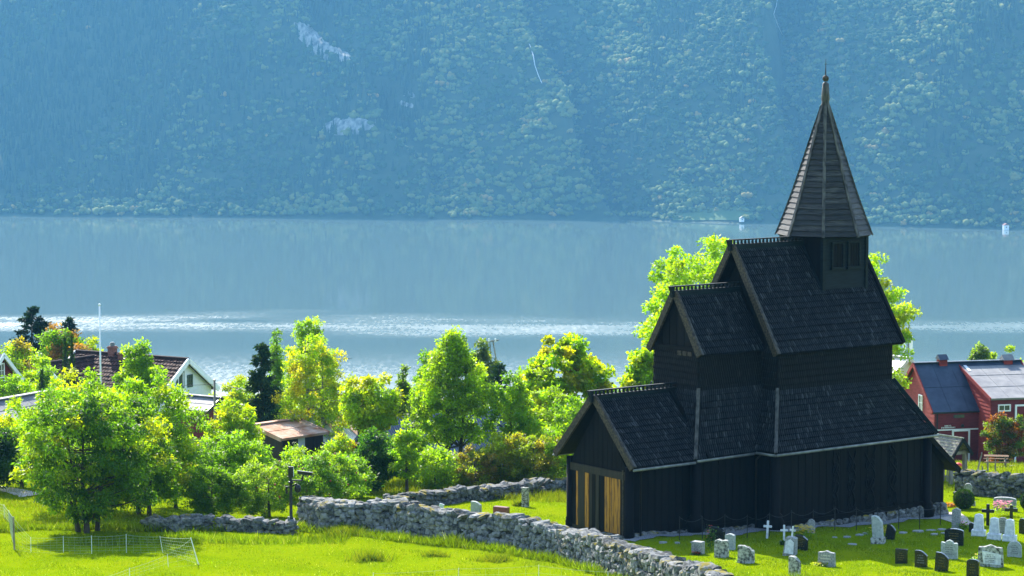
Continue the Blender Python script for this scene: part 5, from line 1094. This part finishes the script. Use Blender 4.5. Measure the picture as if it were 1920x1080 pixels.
y3, z3 = gw(358, 752); window(wh, 'gable', y3, z3-.1, .55, .7, M['green_trim'], nx=2, nz=2, trim=.10)
def chim(x, y, w, h, topz, cap):
    m = MB(); m.box((x-w/2, y-w/2, topz-h), (x+w/2, y+w/2, topz)); m.box((x-w/2-.05, y-w/2-.05, topz-.16), (x+w/2+.05, y+w/2+.05, topz-.06)); c = m.build('chimney', M['brick'], wh)
    if cap: m = MB(); m.lathe([(.16,0),(.14,.12),(.17,.16),(.10,.24)], 10, (x, y, topz)); m.build('chimney_cap', M['gutter'], c)
zc_ = at(198, 648, 153).z; chim(5.6, 0, .42, 2.2, zc_, True); chim(4.7, .2, .36, 1.4, at(225, 661, 152).z, False)
# cross wing with white verge
wing = gable_house('house_wing', 'cross wing of the white house with white verge boards', tuple(hA + rd*6.9 + Vector((-.5,-.866,0))*4.6)[:2], hang+math.pi/2*-1+math.pi*0, 4.4, 2.2, zE+.2, hA.z-.2, gz(hA.x, hA.y)-1.5, M['white'], M['tile'], M['white'], .3, roof_kind='tile', clap=False)
wing.rotation_euler[2] = math.atan2(.866, .5)
_mw = Matrix.LocRotScale(wing.location, wing.rotation_euler, None); _mh = Matrix.LocRotScale(wh.location, wh.rotation_euler, None)
for ch in list(wing.children): ch.parent = wh; ch.matrix_parent_inverse = _mh.inverted() @ _mw
bpy.data.objects.remove(wing)
m = MB()
for sx in (-.12, .12): m.bar((6.3+sx,-.2,hA.z+.02),(6.3+sx,-1.7,hA.z-1.25),.04,.05)
for k in range(7): t = k/6; m.bar((6.14,-.2-1.5*t,hA.z+.05-1.27*t),(6.46,-.2-1.5*t,hA.z+.05-1.27*t),.03,.03)
m.build('roof_ladder', M['gutter'], wh)
# --- small red shed by the white house
sA = at(345, 742, 140); sh_ = gable_house('red_shed', 'little dark red shed with grey felt roof below the white gable', (sA.x+.2, sA.y), R(-32), 2.2, 1.0, at(395, 762, 139).z, at(350, 741, 140).z, gz(sA.x, sA.y)-1, M['maroon_shaded'], M['grey_roof'], M['dark_metal'], .25, 'shed', clap=False, roof_kind='sheet')
# --- red house at the left edge
rA = at(0, 664, 136); rE = at(44, 708, 138)
rh_ = gable_house('red_house', 'dark red house with white verge at the left edge', (rA.x, rA.y), math.atan2(rE.y-rA.y, rE.x-rA.x)+math.pi/2, 5, 1.55, rE.z+.15, rA.z, gz(rA.x, rA.y)-1, M['maroon_shaded'], M['grey_roof'], M['white'], .25, vh=.22)
m = MB(); m.box((-.08,-1.58,gz(rA.x, rA.y)-1),(-.03,-1.48,rE.z)); m.box((-.08,-1.5,rE.z-.02),(-.03,1.5,rE.z+.08)); m.build('corner_board', M['white'], rh_)
window(rh_, 'gable', -.05, at(0, 695, 136).z, .4, .7, M['white'], nx=2, nz=2)
# --- grey garage roof at the left edge
gA = at(-30, 782, 117); gB = at(84, 735, 121); gd = Vector((gB.x-gA.x, gB.y-gA.y, 0)); gar = gable_house('garage', 'low garage with pale grey roof at the left edge', (gA.x, gA.y), math.atan2(gd.y, gd.x), gd.length, 1.4, gB.z-.75, gB.z, gz(gA.x, gA.y)-1.5, M['maroon_shaded'], M['grey_roof'], M['white'], .15, 'garage', clap=False, roof_kind='sheet')
# --- shed with rusty roof
s0 = at(478, 797, 121); s1 = at(592, 793, 124); sd_ = Vector((s1.x-s0.x, s1.y-s0.y, 0)); an_ = math.atan2(sd_.y, sd_.x); zr = s0.z; zf = at(500, 832, 118.6).z
shed = gable_house('rusty_shed', 'old shed with rust red sheet roof among the trees', (s0.x, s0.y), an_, 2.75, 2.0, zf+.15, zr, gz(s0.x, s0.y-2)-.5, M['tar_brown'], M['rust'], M['rust'], .2, 'shed', clap=False, roof_kind='sheet')
m = MB(); m.box((1.05,-2.03,zf-1.4),(1.5,-2.005,zf)); m.build('pale_door', M['zinc'], shed)
for k, (x0, x1) in enumerate(((0,.5),(.5,1.0),(1.5,2.1),(2.1,2.7))): m = MB(); m.box((x0+.01,-2.03,gz(s0.x,s0.y-2)-.4),(x1-.01,-2.003,zf)); m.build('plank', M['tar_brown'], shed)
s2 = s1 + sd_.normalized()*.1
shed2 = gable_house('zinc_shed', 'long shed with pale zinc roof streaked with rust', (s2.x-1.0, s2.y+.3), an_, 4.4, 3.3, zr-1.75, zr+.03, gz(s1.x, s1.y-2)-.8, M['tar_brown'], M['zinc'], M['zinc'], .2, 'shed', clap=False, roof_kind='corrugated')
nxr = Vector((0,-1.78,3.3)).normalized()
for x0 in (1.0, 2.1):
    m = MB(); A = [Vector((x, -3.3*(1-t), zr-1.75+1.78*t))+nxr*.085 for x, t in ((x0,.02),(x0+.42,.02),(x0+.36,.96),(x0+.05,.96))]; m.hexa([q-nxr*.012 for q in A], A); m.build('rust_sheet', M['rust'], shed2)
c0 = at(705, 786, 120); c1 = at(945, 778, 124); cd_ = Vector((c1.x-c0.x, c1.y-c0.y, 0))
shed3 = gable_house('corrugated_barn', 'low barn with blue grey corrugated roof behind the young ashes', (c0.x, c0.y), math.atan2(cd_.y, cd_.x), cd_.length, 3.2, c0.z-2.3, c0.z, gz(c0.x, c0.y-2)-1.0, M['tar_brown'], M['zinc_blue'], M['zinc_blue'], .2, 'barn', clap=False, roof_kind='corrugated')

# ------------------------------------------------------------------ lych gate by the right wall
def lych():
    Yg = 110.0; a = at(1804.5, 824, Yg); e = empty('lych_gate', (a.x, a.y, gz(a.x, a.y)), math.pi/2-TH); tag(e, 'roofed wooden lych gate with mossy shingles beside the church corner', 'gate'); g = e.location.z; zr_ = a.z-g; ze = zr_-.70; hwid = .62; L = 2.4
    def pl(u, v, z): return (u, v, z)
    d = MB(); A = [[(-hwid,0,ze),(-hwid,L,ze),(0,L,zr_),(0,0,zr_)][::-1], [(hwid,L,ze),(hwid,0,ze),(0,0,zr_),(0,L,zr_)][::-1]]
    for q in A: slab(d, *q, th=-.05)
    ro = d.build('roof', M['post_wood'], e)
    for sg in (-1, 1):
        n_ = Vector((sg*.70, 0, hwid)).normalized()
        for rw in range(6):
            t0, t1 = rw/6, (rw+1.15)/6
            for k in range(9):
                v0, v1 = L*k/9+.006, L*(k+1)/9-.006; b = MB(); q0 = lambda v, t, h: Vector((sg*hwid*1.06*(1-t), v, ze-.04+(zr_-ze+.04)*t))+n_*h
                jj = random.uniform(-.008, .008); A_, B_, C_, D_ = q0(v0, t0+jj, .06), q0(v1, t0+jj, .06), q0(v1, min(1, t1), .015), q0(v0, min(1, t1), .015); b.hexa([A_-n_*.02, B_-n_*.02, C_-n_*.01, D_-n_*.01], [A_, B_, C_, D_]); b.build('shingle', M['moss_shingle'], ro)
        b = MB(); b.bar((sg*hwid*1.05,-.05,ze-.05),(0,-.05,zr_+.02),.05,.15,n_); b.build('bargeboard', M['turret'], ro)
    b = MB(); b.bar((0,-.06,zr_+.06),(0,L,zr_+.06),.12,.06); b.build('ridge_board', M['moss_shingle'], ro)
    for u, v in ((-.45,.25),(.45,.25),(-.45,L-.3),(.45,L-.3)):
        b = MB(); b.box((u-.08,v-.08,-.4),(u+.08,v+.08,ze+.14)); b.build('post', M['post_wood'], e)
    b = MB(); b.box((-.5,.19,ze-.02),(.5,.31,ze+.12)); b.box((-.5,L-.36,ze-.02),(.5,L-.24,ze+.12)); b.build('tie_beam', M['post_wood'], e)
    gt = MB(); gt.box((-.46,.4,.25),(-.42,L-.45,.33)); gt.box((-.46,.4,.75),(-.42,L-.45,.83)); gg = gt.build('gate_leaf', M['post_wood'], e)
    for k in range(9): b = MB(); v = .45+k*(L-.95)/8; b.box((-.49,v-.03,.08),(-.46,v+.03,1.0)); b.build('picket', M['post_wood'], gg)
lych()
# picnic table
pt = ground(1868, 876); tb = empty('picnic_table', (pt.x, pt.y, pt.z), R(-8)); tag(tb, 'brown wooden picnic table on the grass beyond the wall', 'table')
m = MB(); zt_ = .56
for k in range(4): b = MB(); b.box((-.62,-.28+k*.145,zt_),(.62,-.28+k*.145+.125,zt_+.04)); b.build('table_plank', M['table_wood'], tb)
for y in (-.62, .50): b = MB(); b.box((-.62,y,.32),(.62,y+.15,.36)); b.build('bench', M['table_wood'], tb)
for x in (-.45, .45):
    for sg in (-1, 1): b = MB(); b.bar((x,sg*.55,-.03),(x,sg*.15,zt_),.06,.06,(1,0,0)); b.build('leg', M['post_wood'], tb)
    b = MB(); b.box((x-.03,-.6,.25),(x+.03,.6,.32)); b.build('brace', M['post_wood'], tb)
# old posts beside it
for k, (px, py, h, ln, lab) in enumerate(((1832,884,36,14,'leaning grey fence post right of the lych gate'), (1852,884,26,0,'weathered fence post before the picnic table'), (1866,886,24,0,'thin fence post at the near end of the picnic table'), (1842,888,14,0,'short stake between the old fence posts'), (1812,884,22,0,'thin post seen through the lych gate'))):
    p = ground(px, py); s = p.y/FPX; m = MB(); hh = h*s; m.tube([(0,0,-.1),(math.tan(R(ln))*hh*.5,0,hh*.5),(math.tan(R(ln))*hh,.02,hh)], [.045,.04,.03], 7); o = m.build('fence_post', M['post_wood']); o.location = p; tag(o, lab, 'post', 'old fence posts beyond the right wall')
# red ball shaped toy or flower tub glimpsed through the gate
p = ground(1797, 878); m = MB(); m.lathe([(.10,0),(.17,.06),(.19,.16),(.16,.24),(.05,.28)], 12); o = m.build('red_tub', M['petal_red'], None, True); o.location = p; tag(o, 'small round red tub on the grass behind the lych gate', 'tub')

# ------------------------------------------------------------------ poles, cables, pylon, camera post
def pole(px, top, Y, label, mat, r0=.05, r1=.035, name='pole', cat='pole', ball=False):
    b = at(px, 800, Y); z = gz(b.x, b.y); t = at(px, top, Y).z; m = MB(); m.tube([(0,0,-.3),(0,0,(t-z)*.6),(0,0,t-z)], [r0,(r0+r1)/2,r1], 10); e = empty(name, (b.x, b.y, z)); tag(e, label, cat); m.build('shaft', mat, e, True)
    if ball: m = MB(); m.lathe([(.01,-.07),(.06,-.04),(.07,0),(.06,.04),(.01,.07)], 10, (0,0,t-z+.05)); m.build('knob', mat, e, True)
    else: m = MB(); m.lathe([(r1*1.3,0),(r1*1.3,.06),(.01,.09)], 8, (0,0,t-z)); m.build('cap', M['gutter'], e)
    return e
pole(190, 573, 134, 'tall white flagpole before the white house', M['white'], .06, .035, 'flagpole', 'flagpole', True)
pole(403, 714, 132, 'dark utility pole beside the small red shed', M['post_wood'], .075, .06, 'utility_pole')
def cable(a, b, sag, label):
    A, B = Vector(a), Vector(b); m = MB(); m.tube([A.lerp(B, t)-A-Vector((0,0,sag*4*t*(1-t))) for t in np.linspace(0, 1, 15)], .012, 5); o = m.build('cable', M['dark_metal']); o.location = A; tag(o, label, 'cable', 'overhead cables')
cable(at(403, 718, 132), at(720, 752, 118), .3, 'cable from the utility pole across to the young ash')
cable(at(403, 720, 132), at(25, 680, 137), .5, 'cable from the utility pole towards the red house')
cable(at(470, 676, 140), at(660, 672, 140), .1, 'cable crossing in front of the water by the poplars')
def pylon():
    Y = 190; c = at(917, 640, Y); b = gz(c.x, c.y); e = empty('power_pylon', (c.x, c.y, b)); tag(e, 'slender power pylon with crossarm above the trees', 'pylon'); h = c.z-b
    for x0, x1 in ((-.15,-.08), (.35,.05), (.95,.30)): m = MB(); m.tube([(x0*1.6,0,0),(x1,0,h)], [.07,.05], 6); m.build('leg', M['gutter'] if x0 < .9 else M['post_wood'], e)
    m = MB(); m.bar((-.75,0,h-.12),(.75,0,h+.10),.08,.10); m.build('crossarm', M['gutter'], e)
    for x in (-.5, .0, .5): m = MB(); m.lathe([(.05,0),(.07,.08),(.05,.16),(.07,.22),(.03,.3)], 8, (x,0,h-.05)); m.build('insulator', M['white'], e)
pylon()
def camera_post():
    p = ground(546, 1001); s = p.y/FPX; e = empty('camera_post', p); tag(e, 'black post with security cameras at the end of the stone wall', 'post'); H = 128*s; K_ = M['dark_metal']
    m = MB(); m.lathe([(.085,-.2),(.085,.62),(.06,.66),(.055,H*.8),(.055,H)], 12); m.build('shaft', K_, e, True)
    m = MB(); m.box((-.12,-.10,.50),(-.03,.02,.66)); m.build('junction_box', M['gutter'], e)
    m = MB(); m.lathe([(.10,0),(.11,.03),(.10,.07),(.06,.09)], 12, (0,0,H-.62)); m.build('collar', K_, e, True)
    m = MB(); m.box((-.09,-.06,H-.38),(.10,.07,H+.02)); fl_ = m.build('floodlight', K_, e); m = MB(); m.box((.101,-.05,H-.34),(.112,.06,H-.02)); m.build('lens_plate', M['white'], fl_)
    m = MB(); m.bar((.02,0,H-.5),(.42,-.02,H-.5),.05,.05); m.build('arm', K_, e)
    m = MB(); m.bar((.26,-.03,H-.19),(.80,-.10,H-.25),.11,.11); m.bar((.24,-.03,H-.13),(.84,-.10,H-.19),.14,.02); m.build('camera_body', K_, e)
    m = MB(); m.tube([(.42,-.02,H-.5),(.47,-.04,H-.28)], .035, 8); m.build('camera_mount', K_, e)
    m = MB(); m.tube([(.05,0,H-.72),(.20,-.02,H-.62),(.26,-.04,H-.66)], .03, 8); m.lathe([(.03,.0),(.10,-.05),(.125,-.14),(.12,-.22),(.08,-.29),(.02,-.32)], 12, (.26,-.04,H-.64)); m.build('dome_camera', K_, e, True)
    m = MB(); m.box((-.20,-.05,H-1.0),(-.12,.04,H-.72)); m.bar((-.14,0,H-.76),(0,0,H-.70),.03,.03); m.build('loudspeaker', K_, e)
    m = MB(); m.tube([(0,0,H),(0,0,H+.32)], .008, 5); m.build('aerial', K_, e)
camera_post()

# ------------------------------------------------------------------ netting fences on the meadow
def netting(label, tops_bots, vert=.22, rowsn=7, wood=()):
    P0 = ground(*tops_bots[0][1]); e = empty('netting_fence', P0); tag(e, label, 'fence', 'netting fences on the left meadow'); B = []; Tt = []
    for k, (tp, bt) in enumerate(tops_bots):
        b = ground(*bt); h = (bt[1]-tp[1])*b.y/FPX; t = b + Vector(((tp[0]-bt[0])*b.y/FPX, 0, h)); B.append(b-P0); Tt.append(t-P0)
        m = MB(); m.tube([b-P0-Vector((0,0,.1)), t-P0+Vector((0,0,.03))], .010 if k not in wood else .032, 6); m.build('post', M['plastic_white'] if k not in wood else M['post_wood'], e)
    for i in range(len(B)-1):
        m = MB()
        for r_ in range(rowsn):
            f = r_/(rowsn-1); a = B[i].lerp(Tt[i], f); b = B[i+1].lerp(Tt[i+1], f); m.tube([a.lerp(b, t)-Vector((0,0,.03*4*t*(1-t)*f)) for t in (0,.25,.5,.75,1)], (.0032 if r_ < rowsn-1 else .005), 4, False)
        n = max(2, int((B[i+1]-B[i]).length/vert))
        for k in range(1, n): m.tube([B[i].lerp(B[i+1], k/n), Tt[i].lerp(Tt[i+1], k/n)-Vector((0,0,.03*4*(k/n)*(1-k/n)))], .0026, 4, False)
        o = m.build('net', M['plastic_green'], e)
netting('white netting fence strung in front of the big ash', [((26,969),(27,1030)),((58,1008),(58,1036)),((119,1006),(119,1037)),((172,1005),(172,1038)),((237,1002),(237,1037)),((300,1006),(306,1036)),((358,1008),(374,1058))], wood=(0,))
netting('slack green netting running from the corner stake to the bottom edge', [((358,1010),(373,1059)),((314,1040),(316,1064)),((243,1066),(243,1084)),((180,1086),(180,1104))], .3, 4)
netting('leaning netting going off at the left edge', [((26,969),(27,1030)),((17,958),(17,985)),((8,947),(8,972)),((-20,935),(-20,955))], .25, 5)
netting('low netting at the bottom edge below the front wall', [((700,1075),(700,1094)),((860,1066),(860,1090)),((1010,1060),(1010,1088)),((1140,1072),(1140,1100))], .4, 3)
# stakes along the tree row
for k, (px, py, h, lab) in enumerate(((678,915,52,'thin stake left of the dark elder bush'), (768,902,50,'stake supporting the bright sapling'), (724,905,20,'short stake beside the elder bush'), (907,892,44,'thin stake in front of the narrow young ash'), (866,902,40,'thin stake below the tallest ash'))):
    p = ground(px, py); s = p.y/FPX; m = MB(); m.tube([(0,0,-.1),(.01,0,h*s)], [.03,.026], 7); o = m.build('fence_post', M['post_wood']); o.location = p; tag(o, lab, 'post', 'stakes along the tree row')

# ------------------------------------------------------------------ paths, slabs, grass
def strip(name, pxs, w, mat):
    P_ = [ground(*q) for q in pxs]; V = []
    for i, p in enumerate(P_):
        d = (P_[min(i+1, len(P_)-1)]-P_[max(i-1, 0)]); d.z = 0; d.normalize(); sd = Vector((-d.y, d.x, 0))
        for s_ in (-1, 1): q = p+sd*w/2*s_*(1+.15*math.sin(i*2.1)); V.append((q.x, q.y, gz(q.x, q.y)+.03))
    tag(obj(name, np_mesh(name, V, [(2*i, 2*i+1, 2*i+3, 2*i+2) for i in range(len(P_)-1)]), mat), kind='structure')
strip('path', [(-60,913),(-20,915),(10,918),(32,922),(60,930)], .9, M['path'])
strip('path', [(1872,877),(1890,874),(1905,872),(1930,869),(1990,866)], .8, M['path'])
strip('path', [(1778,962),(1788,972),(1800,980),(1818,986)], .9, M['path'])
pv_ = empty('stone_path', ground(1700, 1001)); tag(pv_, kind='structure')
for k, (px, py, w) in enumerate(((1243,1018,16),(1270,1019,12),(1298,1018,9),(1565,1009,12),(1589,1008,16),(1612,1004,16),(1622,1001,10),(1693,1000,20),(1722,997,24),(1746,996,22),(1766,994,18),(1752,1003,16),(1598,1022,20),(1770,1001,14))):
    p = ground(px, py); s = p.y/FPX; n = 8; r = random.Random(k); m = MB(); a = [(w*s*.5*r.uniform(.8,1.1)*math.cos(t*math.pi/4), w*s*.42*r.uniform(.8,1.2)*math.sin(t*math.pi/4)) for t in range(n)]
    m.v = [(x, y, -.05) for x, y in a]+[(x*.95, y*.95, .045) for x, y in a]; m.f = [tuple(range(n))[::-1], tuple(range(n, 2*n))]+[(i, (i+1) % n, (i+1) % n+n, i+n) for i in range(n)]; o = m.build('paving_stone', M['granite'], pv_); o.location = Vector((p.x, p.y, gz(p.x, p.y)))-pv_.location
# grass blades
def grass_obj(name, label, regions, seed):
    r = np.random.default_rng(seed); Vs = []; Qs = []; Ts = []; off = 0
    for (poly, dens, h, w, cols) in regions:
        X0, X1, Y0, Y1, test = poly; n = int((X1-X0)*(Y1-Y0)*dens); x = r.uniform(X0, X1, n); y = r.uniform(Y0, Y1, n)
        if test is not None: k = test(x, y); x, y = x[k], y[k]
        # keep off the church
        u = (x-CX)*CU[0]+(y-CY)*CU[1]; v = (x-CX)*CV[0]+(y-CY)*CV[1]; k = ~((u > -.4) & (u < 15.6) & (abs(v) < np.where(u < 2.8, 2.4, np.where(u < 5.8, 2.9, 3.9)))); x, y = x[k], y[k]; n = len(x)
        z = zg(x, y); a = r.uniform(0, 6.28, n); hh = h*r.uniform(.5, 1.4, n)*(1+.35*np.sin(x*1.7+y)*np.sin(y*2.1-x*.6)); lx = r.normal(0, .5, n)*hh; ly = r.normal(0, .5, n)*hh; ww = w*r.uniform(.6, 1.3, n)
        A = np.stack([x-ww*np.cos(a), y-ww*np.sin(a), z-.01], -1); B = np.stack([x+ww*np.cos(a), y+ww*np.sin(a), z-.01], -1); C = np.stack([x+lx, y+ly, z+hh], -1)
        Vs.append(np.stack([A, B, C], 1).reshape(-1, 3)); Qs.append(np.arange(3*n).reshape(-1, 3)+off); off += 3*n
        c = np.array(cols)[r.integers(0, len(cols), n)]*np.exp(r.normal(0, .2, (n, 1)))*(1+.18*np.sin(x*.8+1)*np.sin(y*.9))[:, None]; Ts.append(np.repeat(np.concatenate([np.clip(c, 0, .8), np.ones((n, 1))], 1), 3, 0))
    o = obj(name, np_mesh(name, np.concatenate(Vs), np.concatenate(Qs), np.concatenate(Ts)), M['grass']); tag(o, label, 'grass', kind='stuff')
fw_pts = [ground(*q) for q in [(556,990),(682,1001),(769,1010),(848,1018),(935,1030),(1040,1050),(1160,1090)]]
fwx = np.array([p.x for p in fw_pts]); fwy = np.array([p.y for p in fw_pts])
GR = 9*[(.10,.165,.003),(.125,.185,.003),(.13,.20,.006),(.15,.20,.012)] + [(.34,.36,.16)]
GR2 = [(.12,.17,.006),(.15,.18,.01),(.18,.19,.02)]
grass_obj('grass', 'bright green grass of the meadow and churchyard', [
    ((-26, 16, 74, 106, None), 130, .05, .012, GR),
    ((6, 30, 74, 112, None), 110, .045, .012, GR),
    ((-26, 10, 76, 96, lambda x, y: np.abs(y-np.interp(x, fwx, fwy)+.45) < .55), 420, .26, .018, GR),
    ((-16, -6, 84, 93, lambda x, y: np.abs(y-(88.2+.02*x)) < 1.0), 130, .24, .018, GR),
    ((-10, 8, 100, 118, lambda x, y: y > 101.5-.35*x+.9), 150, .22, .018, GR2),
    ((18, 32, 106, 134, None), 60, .16, .018, GR2),
    ((-26, -14, 92, 112, None), 60, .12, .018, GR2),
], 5)
def tuft(px, py, label, seed, wpx=60, h=.32):
    r = np.random.default_rng(seed); p = ground(px, py); w = wpx*p.y/FPX; n = 420; x = r.normal(0, w*.28, n); y = r.normal(0, w*.18, n); hh = h*r.uniform(.4, 1.2, n); a = r.uniform(0, 6.28, n); lx = np.cos(a)*hh*.7; ly = np.sin(a)*hh*.7
    z = zg(x+p.x, y+p.y)-p.z; V = np.stack([np.stack([x-.014, y, z], -1), np.stack([x+.014, y, z], -1), np.stack([x+lx, y+ly, z+hh], -1)], 1).reshape(-1, 3); c = np.array(GR2+[(.05,.09,.02)])[r.integers(0, 4, n)]; T_c = np.repeat(np.concatenate([c, np.ones((n, 1))], 1), 3, 0)
    o = obj('grass_tuft', np_mesh('grass_tuft', V, np.arange(3*n).reshape(-1, 3), T_c), M['grass']); o.location = p; tag(o, label, 'grass tuft')
tuft(697, 1050, 'dense dark clump of long grass in the front meadow', 1, 66, .36)
tuft(640, 1003, 'long grass clump at the foot of the front wall end', 2, 60, .34)
tuft(815, 1043, 'small pale grass clump right of the dark clump', 3, 40, .2)
tuft(925, 1052, 'grass clump below the front wall', 4, 60, .26)
tuft(975, 949, 'reddish grass clump beside the narrow dark gravestone', 5, 20, .3)
